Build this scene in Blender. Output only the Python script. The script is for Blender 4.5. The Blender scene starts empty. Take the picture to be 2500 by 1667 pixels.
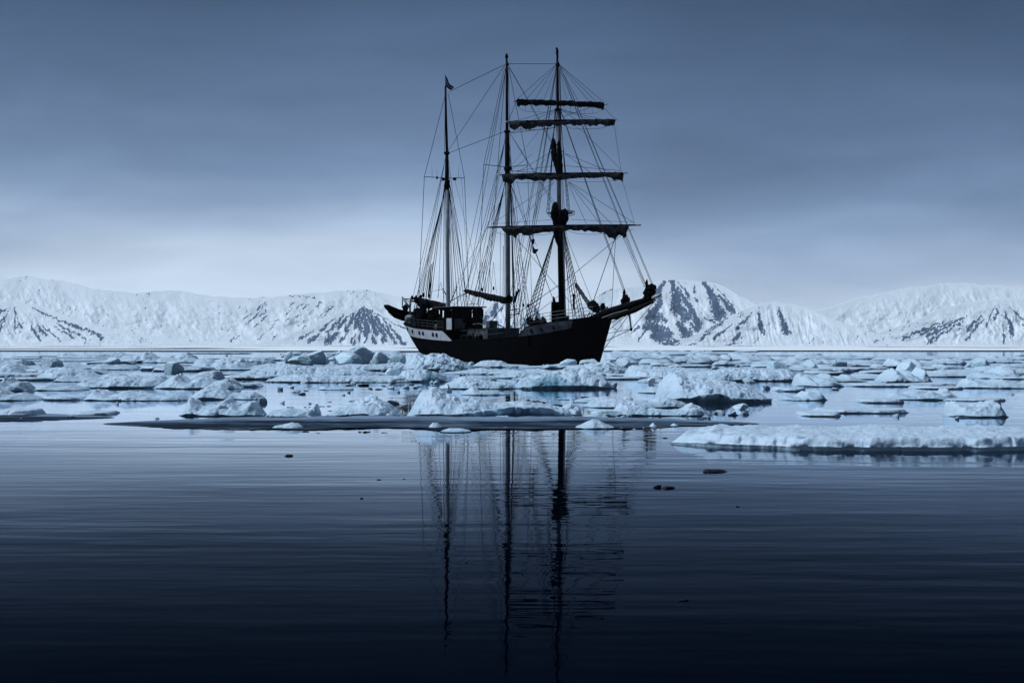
import bpy, math, random
import numpy as np
from mathutils import Vector, Matrix

random.seed(7)
R = math.radians
# ------------------------------------------------------------------ camera
F = 4464.0            # focal length in photo pixels (2500 px wide)
CX, HY, CH = 1250.0, 849.0, 1.41   # centre column, horizon row, eye height (m)
sc = bpy.context.scene
cam_d = bpy.data.cameras.new('camera')
cam = bpy.data.objects.new('camera', cam_d)
sc.collection.objects.link(cam)
cam_d.sensor_width = 36.0
cam_d.lens = F / 2500.0 * 36.0
cam_d.clip_start = 0.1
cam_d.clip_end = 40000
cam.location = (0, 0, CH)
cam.rotation_euler = (R(90) + math.atan((HY - 833.5) / F), 0, 0)
sc.camera = cam
# ------------------------------------------------------------------ view
sc.view_settings.view_transform = 'Standard'
sc.view_settings.look = 'None'
sc.view_settings.gamma = 1.0
sc.view_settings.use_curve_mapping = False
EXPO = 1.0
sc.view_settings.exposure = EXPO
sc.cycles.max_bounces = 6
sc.cycles.diffuse_bounces = 2
sc.cycles.glossy_bounces = 3
sc.cycles.volume_bounces = 0
sc.cycles.use_denoising = True
# ------------------------------------------------------------------ sky
world = bpy.data.worlds.new('World')
sc.world = world
world.use_nodes = True
nt = world.node_tree
nt.nodes.clear()
N = nt.nodes.new
L = nt.links.new


def s2l(c):
    c = c / 255.0
    return c / 12.92 if c <= 0.04045 else ((c + 0.055) / 1.055) ** 2.4


SUN_EL, SUN_AZ = R(50), R(-82)      # azimuth from +Y towards +X
out = N('ShaderNodeOutputWorld')
tc = N('ShaderNodeTexCoord')
sep = N('ShaderNodeSeparateXYZ')
L(tc.outputs['Generated'], sep.inputs[0])
mp = N('ShaderNodeMapping')
mp.inputs['Scale'].default_value = (2.8, 2.8, 15.0)
L(tc.outputs['Generated'], mp.inputs[0])
nz = N('ShaderNodeTexNoise')
nz.inputs['Scale'].default_value = 1.0
nz.inputs['Detail'].default_value = 7.0
nz.inputs['Roughness'].default_value = 0.5
L(mp.outputs[0], nz.inputs['Vector'])
nm = N('ShaderNodeMath'); nm.operation = 'MULTIPLY_ADD'
L(nz.outputs['Fac'], nm.inputs[0]); nm.inputs[1].default_value = 0.085; nm.inputs[2].default_value = -0.0425
# heavier cloud drifting in from the right
rx = N('ShaderNodeMapRange'); rx.interpolation_type = 'SMOOTHSTEP'
L(sep.outputs['X'], rx.inputs['Value'])
rx.inputs['From Min'].default_value = -0.10; rx.inputs['From Max'].default_value = 0.16
rx.inputs['To Min'].default_value = -0.004; rx.inputs['To Max'].default_value = 0.026
a1 = N('ShaderNodeMath'); a1.operation = 'ADD'
L(nm.outputs[0], a1.inputs[0]); L(rx.outputs[0], a1.inputs[1])
a2 = N('ShaderNodeMath'); a2.operation = 'ADD'
L(sep.outputs['Z'], a2.inputs[0]); L(a1.outputs[0], a2.inputs[1])
rm = N('ShaderNodeMapRange')
L(a2.outputs[0], rm.inputs['Value'])
rm.inputs['From Min'].default_value = 0.0; rm.inputs['From Max'].default_value = 0.5
ramp = N('ShaderNodeValToRGB')
stops = [(0.000, (203, 222, 245)), (0.036, (200, 219, 243)), (0.048, (190, 208, 230)), (0.065, (160, 182, 212)),
         (0.083, (132, 156, 190)), (0.101, (109, 134, 169)), (0.127, (88, 111, 146)), (0.157, (72, 95, 128)),
         (0.190, (55, 78, 109)), (0.26, (44, 65, 95)), (0.50, (36, 55, 83))]
er = ramp.color_ramp
while len(er.elements) < len(stops):
    er.elements.new(0.5)
for e, (z, c) in zip(er.elements, stops):
    e.position = min(1.0, z / 0.5)
    e.color = tuple(s2l(v) / 2 ** EXPO for v in c) + (1,)
L(rm.outputs[0], ramp.inputs['Fac'])
bg_cloud = N('ShaderNodeBackground')
bg_cloud.inputs['Strength'].default_value = 1.08
mp2 = N('ShaderNodeMapping')
mp2.inputs['Scale'].default_value = (7.0, 7.0, 26.0)
L(tc.outputs['Generated'], mp2.inputs[0])
nz2 = N('ShaderNodeTexNoise')
nz2.inputs['Scale'].default_value = 1.0; nz2.inputs['Detail'].default_value = 6.0; nz2.inputs['Roughness'].default_value = 0.55
nz2.inputs['Distortion'].default_value = 0.4
L(mp2.outputs[0], nz2.inputs['Vector'])
cl = N('ShaderNodeMapRange')
L(nz2.outputs['Fac'], cl.inputs['Value'])
cl.inputs['From Min'].default_value = 0.3; cl.inputs['From Max'].default_value = 0.7
cl.inputs['To Min'].default_value = 0.88; cl.inputs['To Max'].default_value = 1.12
cmul = N('ShaderNodeVectorMath'); cmul.operation = 'SCALE'
L(ramp.outputs['Color'], cmul.inputs[0]); L(cl.outputs[0], cmul.inputs['Scale'])
L(cmul.outputs[0], bg_cloud.inputs['Color'])
sky = N('ShaderNodeTexSky')
sky.sky_type = 'NISHITA'
sky.sun_disc = False
sky.sun_elevation = SUN_EL
sky.sun_rotation = SUN_AZ
bg_sky = N('ShaderNodeBackground')
bg_sky.inputs['Strength'].default_value = 0.05
L(sky.outputs['Color'], bg_sky.inputs['Color'])
mixw = N('ShaderNodeMixShader')
mixw.inputs[0].default_value = 0.94       # cloud cover
L(bg_sky.outputs[0], mixw.inputs[1]); L(bg_cloud.outputs[0], mixw.inputs[2])
L(mixw.outputs[0], out.inputs['Surface'])
# ------------------------------------------------------------------ sun (veiled by cloud)
sun_d = bpy.data.lights.new('sun', 'SUN')
sun_d.energy = 1.75
sun_d.angle = R(24)
sun_d.color = (0.74, 0.87, 1.0)
sun = bpy.data.objects.new('sun', sun_d)
sc.collection.objects.link(sun)
sd = Vector((math.sin(SUN_AZ) * math.cos(SUN_EL), math.cos(SUN_AZ) * math.cos(SUN_EL), math.sin(SUN_EL)))
sun.rotation_euler = sd.to_track_quat('Z', 'Y').to_euler()

# ================================================================== helpers
COL = sc.collection


def dist(py):
    return CH * F / (py - HY)


def W(px, py, Y):
    return Vector(((px - CX) / F * Y, Y, CH + (HY - py) / F * Y))


def _hash(ix, iy, iz, seed):
    h = (ix.astype(np.uint32) * np.uint32(374761393)) ^ (iy.astype(np.uint32) * np.uint32(668265263)) \
        ^ (iz.astype(np.uint32) * np.uint32(2246822519)) ^ np.uint32((seed * 3266489917) & 0xffffffff)
    h = (h ^ (h >> np.uint32(15))) * np.uint32(2246822519)
    h = (h ^ (h >> np.uint32(13))) * np.uint32(3266489917)
    h = h ^ (h >> np.uint32(16))
    return h.astype(np.float64) / 4294967295.0


def vn(x, y, z=None, seed=0):
    x, y = np.broadcast_arrays(np.asarray(x, float), np.asarray(y, float))
    z = np.zeros_like(x) if z is None else np.broadcast_to(np.asarray(z, float), x.shape)
    ix, iy, iz = np.floor(x).astype(np.int64), np.floor(y).astype(np.int64), np.floor(z).astype(np.int64)
    fx, fy, fz = x - ix, y - iy, z - iz
    fx, fy, fz = (f * f * f * (f * (f * 6 - 15) + 10) for f in (fx, fy, fz))
    with np.errstate(over='ignore'):
        def c(dx, dy, dz):
            return _hash(ix + dx, iy + dy, iz + dz, seed)
        x00 = c(0, 0, 0) * (1 - fx) + c(1, 0, 0) * fx
        x10 = c(0, 1, 0) * (1 - fx) + c(1, 1, 0) * fx
        x01 = c(0, 0, 1) * (1 - fx) + c(1, 0, 1) * fx
        x11 = c(0, 1, 1) * (1 - fx) + c(1, 1, 1) * fx
    return (x00 * (1 - fy) + x10 * fy) * (1 - fz) + (x01 * (1 - fy) + x11 * fy) * fz     # 0..1


def fbm(x, y, z=None, seed=0, oct=4, gain=0.5):
    x, y = np.asarray(x, float), np.asarray(y, float)
    s, a, t = 0.0, 1.0, 0.0
    for o in range(oct):
        k = 2.03 ** o
        s = s + a * vn(x * k + 17.3 * o, y * k - 9.1 * o, None if z is None else np.asarray(z) * k, seed + 31 * o)
        t += a
        a *= gain
    return s / t


def worley(x, y, seed=0):
    x, y = np.asarray(x, float), np.asarray(y, float)
    ix, iy = np.floor(x).astype(np.int64), np.floor(y).astype(np.int64)
    best = np.full(x.shape, 9.0)
    z0 = np.zeros_like(ix)
    with np.errstate(over='ignore'):
        for dx in (-1, 0, 1):
            for dy in (-1, 0, 1):
                cx, cy = ix + dx, iy + dy
                jx, jy = _hash(cx, cy, z0, seed), _hash(cx, cy, z0 + 1, seed)
                best = np.minimum(best, np.hypot(cx + jx - x, cy + jy - y))
    return best


def pillow(x, y, seed=0, r=.8):
    return np.sqrt(np.clip(1 - (worley(x, y, seed) / r) ** 2, 0, 1))


# ------------------------------------------------------------------ materials
def mat(name, col, rough=0.6, var=0.0, scale=4.0, metal=0.0, bump=0.0, col2=None, spec=0.5):
    m = bpy.data.materials.new(name)
    m.use_nodes = True
    t = m.node_tree
    p = t.nodes['Principled BSDF']
    p.inputs['Roughness'].default_value = rough
    p.inputs['Metallic'].default_value = metal
    p.inputs['Specular IOR Level'].default_value = spec
    tcn = t.nodes.new('ShaderNodeTexCoord')
    n = t.nodes.new('ShaderNodeTexNoise')
    n.inputs['Scale'].default_value = scale
    n.inputs['Detail'].default_value = 6
    t.links.new(tcn.outputs['Object'], n.inputs['Vector'])
    mx = t.nodes.new('ShaderNodeMix'); mx.data_type = 'RGBA'
    c2 = col2 or tuple(max(0, c * (1 - var)) for c in col)
    mx.inputs[6].default_value = (*col, 1)
    mx.inputs[7].default_value = (*c2, 1)
    cr = t.nodes.new('ShaderNodeMapRange')
    cr.inputs['From Min'].default_value = 0.35; cr.inputs['From Max'].default_value = 0.65
    t.links.new(n.outputs['Fac'], cr.inputs['Value'])
    t.links.new(cr.outputs[0], mx.inputs[0])
    t.links.new(mx.outputs[2], p.inputs['Base Color'])
    if bump:
        b = t.nodes.new('ShaderNodeBump')
        b.inputs['Distance'].default_value = bump
        b.inputs['Strength'].default_value = 1.0
        t.links.new(n.outputs['Fac'], b.inputs['Height'])
        t.links.new(b.outputs[0], p.inputs['Normal'])
    return m


M = {}
M['hull'] = mat('black_hull_paint', (0.0035, 0.0038, 0.005), 0.9, 0.5, 1.5, spec=0.02)
M['black'] = mat('black_fittings', (0.004, 0.004, 0.005), 0.9, 0.4, 3, spec=0.02)
M['white'] = mat('weathered_white_paint', (0.50, 0.52, 0.55), 0.6, 0.0, 2.2, col2=(0.37, 0.39, 0.42))
M['shadedband'] = mat('shaded_white_forecastle_paint', (0.060, 0.070, 0.088), 0.7, 0.0, 1.6, col2=(0.022, 0.027, 0.036), spec=.1)  # white band, with the shade under the bow flare put into its colour
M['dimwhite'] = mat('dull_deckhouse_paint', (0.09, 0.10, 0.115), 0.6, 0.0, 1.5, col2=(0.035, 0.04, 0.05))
M['palemast'] = mat('pale_mast_paint', (0.48, 0.49, 0.51), 0.5, 0.0, 1.2, col2=(0.34, 0.35, 0.37))
M['midmast'] = mat('varnished_mast', (0.17, 0.175, 0.19), 0.4, 0.4, 1.5)
M['darkmast'] = mat('dark_varnished_spar', (0.007, 0.006, 0.007), 0.8, 0.4, 1.5, spec=0.05)
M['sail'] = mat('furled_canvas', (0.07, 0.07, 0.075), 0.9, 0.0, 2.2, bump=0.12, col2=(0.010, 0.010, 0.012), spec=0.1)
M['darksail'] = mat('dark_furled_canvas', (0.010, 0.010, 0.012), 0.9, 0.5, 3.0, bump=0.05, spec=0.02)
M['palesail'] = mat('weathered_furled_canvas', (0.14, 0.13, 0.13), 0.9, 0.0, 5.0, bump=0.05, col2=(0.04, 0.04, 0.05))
M['rope'] = mat('tarred_rope', (0.008, 0.010, 0.016), 0.8, 0.3, 8, spec=0.1)
M['glass'] = mat('dark_window_glass', (0.006, 0.007, 0.009), 0.5, 0.2, 2, spec=0.05)
M['rubber'] = mat('black_rubber', (0.004, 0.004, 0.004), 0.9, 0.4, 4, spec=0.03)
M['grey'] = mat('galvanised_steel', (0.16, 0.17, 0.18), 0.4, 0.3, 6)
M['rail'] = mat('rail_paint', (0.010, 0.011, 0.013), 0.5, 0.4, 6)
M['flagred'] = mat('flag_red_cloth', (0.012, 0.003, 0.006), 0.9, 0.2, 6, spec=0.01)
M['flagwhite'] = mat('flag_white_cloth', (0.03, 0.045, 0.08), 0.9, 0.1, 6, spec=0.01)
M['flagblue'] = mat('flag_blue_cloth', (0.004, 0.006, 0.02), 0.9, 0.2, 6, spec=0.01)


def ice_mat(name, snow, blue, rough=0.5, bump=0.03):
    m = bpy.data.materials.new(name)
    m.use_nodes = True
    t = m.node_tree
    nn, lk = t.nodes.new, t.links.new
    p = t.nodes['Principled BSDF']
    p.inputs['Roughness'].default_value = rough
    p.inputs['Specular IOR Level'].default_value = 0.25
    at = nn('ShaderNodeAttribute'); at.attribute_name = 'teal'
    tcn = nn('ShaderNodeTexCoord')
    n = nn('ShaderNodeTexNoise'); n.inputs['Scale'].default_value = 2.5; n.inputs['Detail'].default_value = 8
    n.inputs['Roughness'].default_value = 0.65
    lk(tcn.outputs['Object'], n.inputs['Vector'])
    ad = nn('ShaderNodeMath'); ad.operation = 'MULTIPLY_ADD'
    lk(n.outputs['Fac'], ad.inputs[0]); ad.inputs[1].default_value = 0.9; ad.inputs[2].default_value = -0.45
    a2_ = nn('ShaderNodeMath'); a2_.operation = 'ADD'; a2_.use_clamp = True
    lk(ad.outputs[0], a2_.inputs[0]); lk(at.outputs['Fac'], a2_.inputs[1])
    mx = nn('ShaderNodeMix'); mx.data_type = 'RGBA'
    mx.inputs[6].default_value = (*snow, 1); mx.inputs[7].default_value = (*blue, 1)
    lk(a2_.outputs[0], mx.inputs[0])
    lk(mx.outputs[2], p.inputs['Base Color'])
    b = nn('ShaderNodeBump'); b.inputs['Distance'].default_value = bump; b.inputs['Strength'].default_value = 0.8
    n2 = nn('ShaderNodeTexNoise'); n2.inputs['Scale'].default_value = 9; n2.inputs['Detail'].default_value = 6
    lk(tcn.outputs['Object'], n2.inputs['Vector'])
    lk(n2.outputs['Fac'], b.inputs['Height']); lk(b.outputs[0], p.inputs['Normal'])
    return m


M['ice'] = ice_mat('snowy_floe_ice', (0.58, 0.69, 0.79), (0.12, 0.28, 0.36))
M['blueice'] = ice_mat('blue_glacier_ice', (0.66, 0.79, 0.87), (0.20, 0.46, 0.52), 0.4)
M['darkice'] = mat('clear_dark_ice', (0.010, 0.013, 0.020), 0.35, 0.5, 4, bump=0.02, spec=0.3)
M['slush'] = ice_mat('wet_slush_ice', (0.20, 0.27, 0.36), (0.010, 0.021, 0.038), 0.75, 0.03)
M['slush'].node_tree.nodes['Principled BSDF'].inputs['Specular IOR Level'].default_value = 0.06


# ------------------------------------------------------------------ mesh helpers
def mesh_obj(name, v, f, m, parent=None, smooth=False, attr=None):
    me = bpy.data.meshes.new(name)
    if isinstance(v, np.ndarray):
        v = v.tolist()
    me.from_pydata(v, [], f)
    if m is not None:
        me.materials.append(m)
    if attr:
        for k, a in attr.items():
            at = me.attributes.new(k, 'FLOAT', 'POINT')
            at.data.foreach_set('value', np.asarray(a, np.float32).ravel())
    if smooth:
        me.polygons.foreach_set('use_smooth', np.ones(len(me.polygons), bool))
    me.update()
    o = bpy.data.objects.new(name, me)
    COL.objects.link(o)
    if parent is not None:
        o.parent = parent
    return o


def tag(o, label=None, cat=None, group=None, kind=None):
    if label: o['label'] = label
    if cat: o['category'] = cat
    if group: o['group'] = group
    if kind: o['kind'] = kind
    return o


def empty(name, loc, rz=0.0):
    o = bpy.data.objects.new(name, None)
    o.location = loc
    o.rotation_euler = (0, 0, rz)
    COL.objects.link(o)
    return o


def grid_faces(nr, ncol, closed=False, off=0):
    f = []
    for i in range(nr - 1):
        for j in range(ncol if closed else ncol - 1):
            k = (j + 1) % ncol
            f.append((off + i * ncol + j, off + i * ncol + k, off + (i + 1) * ncol + k, off + (i + 1) * ncol + j))
    return f


class MB:
    def __init__(s):
        s.v, s.f = [], []

    def tube(s, pts, rad, sides=8, cap=True):
        pts = [Vector(p) for p in pts]
        if not hasattr(rad, '__len__'):
            rad = [rad] * len(pts)
        off = len(s.v)
        n = len(pts)
        ref = None
        for i, p in enumerate(pts):
            d = (pts[min(i + 1, n - 1)] - pts[max(i - 1, 0)]).normalized()
            if ref is None:
                ref = Vector((0, 0, 1)) if abs(d.z) < 0.9 else Vector((1, 0, 0))
            a = d.cross(ref).normalized()
            b = d.cross(a).normalized()
            ref = -b if b.length else ref
            ref = Vector(ref)
            for k in range(sides):
                t = 2 * math.pi * k / sides
                s.v.append(tuple(p + (a * math.cos(t) + b * math.sin(t)) * rad[i]))
        s.f += grid_faces(n, sides, True, off)
        if cap:
            s.f.append(tuple(range(off + sides - 1, off - 1, -1)))
            e = off + (n - 1) * sides
            s.f.append(tuple(range(e, e + sides)))
        return s

    def box(s, c, size, rz=0.0, taper=1.0):
        off = len(s.v)
        cr, sr = math.cos(rz), math.sin(rz)
        for dz in (-1, 1):
            k = taper if dz > 0 else 1.0
            for dx, dy in ((-1, -1), (1, -1), (1, 1), (-1, 1)):
                x, y = dx * size[0] / 2 * k, dy * size[1] / 2 * k
                s.v.append((c[0] + x * cr - y * sr, c[1] + x * sr + y * cr, c[2] + dz * size[2] / 2))
        for q in ((3, 2, 1, 0), (4, 5, 6, 7), (0, 1, 5, 4), (1, 2, 6, 5), (2, 3, 7, 6), (3, 0, 4, 7)):
            s.f.append(tuple(off + i for i in q))
        return s

    def blob(s, c, r, seed=0, noise=0.25, nu=14, nv=9):
        off = len(s.v)
        th = np.linspace(0, math.pi, nv)
        ph = np.linspace(0, 2 * math.pi, nu, endpoint=False)
        T, P = np.meshgrid(th, ph, indexing='ij')
        d = np.stack([np.sin(T) * np.cos(P), np.sin(T) * np.sin(P), np.cos(T)], -1)
        k = 1 + noise * (2 * fbm(d[..., 0] * 2.2 + 5, d[..., 1] * 2.2, d[..., 2] * 2.2 + 3, seed, 3) - 1) * 1.6
        v = d * k[..., None] * np.array(r) + np.array(c)
        s.v += [tuple(q) for q in v.reshape(-1, 3)]
        s.f += grid_faces(nv, nu, True, off)
        return s

    def build(s, name, m, parent=None, smooth=False):
        return mesh_obj(name, s.v, s.f, m, parent, smooth)


def blobs(name, m, parent, items, nu=12, nv=8):
    for c, r, sd, ns in items:
        MB().blob(c, r, sd, ns, nu, nv).build(name, m, parent, True)


# ================================================================== setting
# ---- water
def build_water():
    m = bpy.data.materials.new('cold_sea_water')
    m.use_nodes = True
    t = m.node_tree
    nn, lk = t.nodes.new, t.links.new
    t.nodes.clear()
    mo_ = nn('ShaderNodeOutputMaterial')
    body = nn('ShaderNodeBsdfDiffuse'); body.inputs['Color'].default_value = (0.0001, 0.0011, 0.0042, 1)   # deep water
    gl = nn('ShaderNodeBsdfGlossy'); gl.inputs['Color'].default_value = (0.83, 0.91, 1.0, 1); gl.inputs['Roughness'].default_value = 0.015
    fres = nn('ShaderNodeFresnel'); fres.inputs['IOR'].default_value = 1.046
    sq = nn('ShaderNodeMath'); sq.operation = 'MULTIPLY'
    lk(fres.outputs[0], sq.inputs[0]); lk(fres.outputs[0], sq.inputs[1])
    sq2 = nn('ShaderNodeMath'); sq2.operation = 'MULTIPLY'; sq2.use_clamp = True
    lk(sq.outputs[0], sq2.inputs[0]); sq2.inputs[1].default_value = 2.75
    mxs = nn('ShaderNodeMixShader')
    lk(sq2.outputs[0], mxs.inputs[0]); lk(body.outputs[0], mxs.inputs[1]); lk(gl.outputs[0], mxs.inputs[2])
    lk(mxs.outputs[0], mo_.inputs['Surface'])
    tcn = nn('ShaderNodeTexCoord')

    calm = nn('ShaderNodeTexNoise'); calm.inputs['Scale'].default_value = 0.11; calm.inputs['Detail'].default_value = 3
    mpc = nn('ShaderNodeMapping'); mpc.inputs['Scale'].default_value = (0.5, 1.2, 1)
    lk(tcn.outputs['Object'], mpc.inputs[0]); lk(mpc.outputs[0], calm.inputs['Vector'])
    cmr = nn('ShaderNodeMapRange'); lk(calm.outputs['Fac'], cmr.inputs['Value'])
    cmr.inputs['From Min'].default_value = .36; cmr.inputs['From Max'].default_value = .62
    cmr.inputs['To Min'].default_value = .25; cmr.inputs['To Max'].default_value = 1.0

    def noise(scale, rot, sc3, det, dist_, strength, prev):
        mpn = nn('ShaderNodeMapping')
        mpn.inputs['Scale'].default_value = sc3
        mpn.inputs['Rotation'].default_value = (0, 0, R(rot))
        lk(tcn.outputs['Object'], mpn.inputs[0])
        n = nn('ShaderNodeTexNoise')
        n.inputs['Scale'].default_value = scale
        n.inputs['Detail'].default_value = det
        lk(mpn.outputs[0], n.inputs['Vector'])
        b = nn('ShaderNodeBump')
        b.inputs['Distance'].default_value = dist_
        lk(cmr.outputs[0], b.inputs['Strength'])
        lk(n.outputs['Fac'], b.inputs['Height'])
        if prev is not None:
            lk(prev.outputs[0], b.inputs['Normal'])
        return b
    b1 = noise(1.0, 2, (0.14, 0.50, 1), 1.0, 0.0105, 1.0, None)     # long low ripple
    b2 = noise(1.0, -5, (0.48, 1.8, 1), 2.0, 0.0056, 1.0, b1)       # half-metre ripple
    b3 = noise(1.0, 14, (1.7, 2.4, 1), 2.0, 0.0022, 1.0, b2)         # fine wobble
    lk(b3.outputs[0], gl.inputs['Normal']); lk(b3.outputs[0], fres.inputs['Normal'])
    xs = [-9000, -400, -60, 60, 400, 9000]
    ys = [-60, 0, 60, 300, 900, 9000]
    v = [(x, y, 0.0) for y in ys for x in xs]
    o = mesh_obj('water', v, grid_faces(len(ys), len(xs)), m)
    tag(o, kind='structure')


build_water()


# ---- mountains and the frozen shore
def snow_rock_mat():
    m = bpy.data.materials.new('snow_and_rock')
    m.use_nodes = True
    t = m.node_tree
    nn, lk = t.nodes.new, t.links.new
    p = t.nodes['Principled BSDF']
    p.inputs['Roughness'].default_value = 0.85
    p.inputs['Specular IOR Level'].default_value = 0.1
    at = nn('ShaderNodeAttribute'); at.attribute_name = 'rock'
    tcn = nn('ShaderNodeTexCoord')
    n = nn('ShaderNodeTexNoise'); n.inputs['Scale'].default_value = 0.10; n.inputs['Detail'].default_value = 8; n.inputs['Roughness'].default_value = 0.62
    lk(tcn.outputs['Object'], n.inputs['Vector'])
    ad = nn('ShaderNodeMath'); ad.operation = 'MULTIPLY_ADD'
    lk(n.outputs['Fac'], ad.inputs[0]); ad.inputs[1].default_value = 1.1; ad.inputs[2].default_value = -0.55
    s_ = nn('ShaderNodeMath'); s_.operation = 'ADD'
    lk(ad.outputs[0], s_.inputs[0]); lk(at.outputs['Fac'], s_.inputs[1])
    mr = nn('ShaderNodeMapRange'); mr.interpolation_type = 'SMOOTHSTEP'
    lk(s_.outputs[0], mr.inputs['Value'])
    mr.inputs['From Min'].default_value = 0.42; mr.inputs['From Max'].default_value = 0.58
    rockc = nn('ShaderNodeMix'); rockc.data_type = 'RGBA'
    rockc.inputs[6].default_value = (0.080, 0.125, 0.205, 1); rockc.inputs[7].default_value = (0.130, 0.180, 0.265, 1)  # bare rock lightened and blued: distance haze is put into the colour
    lk(n.outputs['Fac'], rockc.inputs[0])
    mx = nn('ShaderNodeMix'); mx.data_type = 'RGBA'
    mx.inputs[6].default_value = (0.92, 0.95, 0.97, 1)
    lk(rockc.outputs[2], mx.inputs[7])
    lk(mr.outputs[0], mx.inputs[0])
    lk(mx.outputs[2], p.inputs['Base Color'])
    return m


M['mountain'] = snow_rock_mat()


def seg_dist(px, py, a, b):
    ax, ay = a; bx, by = b
    dx, dy = bx - ax, by - ay
    t = np.clip(((px - ax) * dx + (py - ay) * dy) / (dx * dx + dy * dy + 1e-9), 0, 1)
    return np.hypot(px - ax - t * dx, py - ay - t * dy), t


def mountain(name, sky_pts, Y0, strokes, slope=0.62, seed=0, rnd=0.0, x_step=1.5, nrow=110, gully=0.030, curtain=1.0):
    xs = np.arange(sky_pts[0][0], sky_pts[-1][0] + x_step, x_step)
    sp = np.array(sky_pts, float)
    top = np.interp(xs, sp[:, 0], sp[:, 1])
    top = top + 3.0 * (fbm(xs / 22.0, xs * 0, None, seed + 5, 4) - 0.5) * 2 * np.clip((HY - top) / 60, 0, 1)
    vs = np.concatenate([np.linspace(0, 1, nrow), np.linspace(1.04, 1.8, 8)])
    X, V = np.meshgrid(xs, vs)
    Hpx = np.interp(X, xs, HY - top)
    Yr = Y0 * 1.06
    H = Hpx / F * Yr + CH
    Vf = np.clip(V, 0, 1)
    gul = fbm(X / 38.0 + 2.0 * Vf, Vf * 4.5, None, seed, 4)
    rid = np.abs(fbm(X / (15.0 / (.3 + .7 * curtain)) + 3 * (1 - curtain) * fbm(X / 30, Vf * 5, None, seed + 31, 3) + 1.3 * Vf, Vf * (1.1 + 5 * (1 - curtain)) + 7, None, seed + 3, 4) - 0.5) * 2
    z = H * (Vf ** 1.15) - H * gully * np.sin(np.pi * Vf) * (rid * 2.0)
    y = Y0 + H / slope * Vf + H / slope * 0.06 * np.sin(np.pi * Vf) * (gul - 0.5) * 2
    back = np.clip(V - 1, 0, 1)
    z = z - back * H * 1.25
    y = y + back * H * 2.2
    z = np.maximum(z, -3.0)
    xw = (X - CX) / F * y
    px, py = X, HY - (z - CH) / y * F
    wx = (fbm(px / 6.0, py / 9.0, None, seed + 11, 4) - 0.5) * 9
    wy = (fbm(px / 6.0, py / 9.0, None, seed + 12, 4) - 0.5) * 12
    rock = np.zeros_like(px)
    for st in strokes:
        pts, wid = st[0], st[1]
        amt = st[2] if len(st) > 2 else 1.0
        ns = len(pts) - 1
        for q_, (a, b) in enumerate(zip(pts[:-1], pts[1:])):
            d, t = seg_dist(px + wx, py + wy, a, b)
            wl = wid * (0.40 + 0.75 * (q_ + t) / ns) if wid > 5 else wid
            rock = np.maximum(rock, amt * np.clip(1.0 - 0.5 * d / (wl * 0.5), 0, 1))
    if rnd > 0:
        streak = fbm(px / 5.0 + py / 9.0, py / 16.0, None, seed + 21, 4)
        mask = fbm(px / 60.0, py / 40.0, None, seed + 22, 3)
        rock = np.maximum(rock, np.clip((streak - 0.5) * 3.2 + (mask - 0.5) * 2.6, 0, 1) * rnd * np.clip(Vf * 6, 0, 1))
    fr = fbm(px / 3.0, py / 3.0, None, seed + 23, 3)
    strk = fbm(px / 2.4 + py / 30.0, py / 13.0, None, seed + 24, 3)
    rock = rock * (0.62 + 0.66 * fr) * (0.55 + 0.85 * strk)
    v = np.stack([xw, y, z], -1).reshape(-1, 3)
    o = mesh_obj(name, v, grid_faces(len(vs), len(xs)), M['mountain'], None, True, {'rock': rock})
    tag(o, kind='structure')
    return o


# left: snow plateau with a dark-ribbed pyramid in front
lst = []
rng = random.Random(3)
for i in range(46):
    x, y = rng.uniform(560, 850), rng.uniform(735, 838)
    ln = rng.uniform(6, 22)
    lst.append(([(x, y), (x - ln * 0.85, y + ln * 0.75)], rng.uniform(2, 4.2), 0.95))
lst += [([(707, 721), (735, 722)], 2.2, .9), ([(740, 722), (768, 728)], 2.6, .9), ([(880, 709), (893, 714)], 2, .6), ([(816, 722), (823, 726)], 2, .6)]
mountain('mountain', [(-420, 742), (-200, 712), (-60, 690), (60, 672), (150, 684), (230, 706), (330, 716), (420, 709), (520, 724), (600, 729), (694, 724), (760, 717), (830, 711), (885, 707),
                      (940, 717), (1000, 738), (1060, 764), (1120, 790), (1200, 814), (1290, 834), (1380, 846)], 6200, lst, seed=1, rnd=0.42, gully=.009, curtain=.6)
pyr = []
apex = (886, 748)
ends = [((838, 770), (800, 812), 9), ((846, 778), (826, 800), 5), ((862, 768), (846, 806), 11), ((880, 757), (868, 800), 12), ((888, 752), (896, 812), 17), ((884, 754), (880, 806), 8), ((882, 752), (858, 786), 6), ((876, 762), (850, 800), 7), ((892, 754), (910, 800), 8), ((896, 756), (928, 806), 8), ((902, 760), (946, 812), 6), ((868, 760), (822, 796), 6),
        ((905, 766), (918, 815), 14), ((920, 772), (940, 830), 13), ((935, 780), (965, 836), 10), ((948, 792), (985, 840), 9),
        ((850, 815), (832, 832), 9), ((868, 812), (858, 834), 6), ((880, 812), (878, 830), 8), ((908, 818), (914, 835), 10), ((824, 812), (800, 832), 20),
        ((898, 822), (893, 836), 6), ((930, 826), (935, 836), 7), ((868, 828), (862, 846), 9), ((780, 815), (757, 834), 10), ((765, 808), (732, 826), 6),
        ((800, 790), (784, 808), 9), ((818, 775), (800, 790), 4)]
for a, b, w in ends:
    pyr.append(([a, b], w, 1.0))
for a, b in (((892, 752), (990, 803)), ((890, 750), (940, 778))):
    pyr.append(([a, b], 2.6, 1.0))
mountain('mountain', [(560, 849), (640, 838), (694, 826), (760, 796), (820, 768), (866, 750), (886, 743), (900, 748), (940, 771), (990, 800), (1040, 826), (1090, 849)],
         5600, pyr, seed=2, rnd=0.35)
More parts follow.
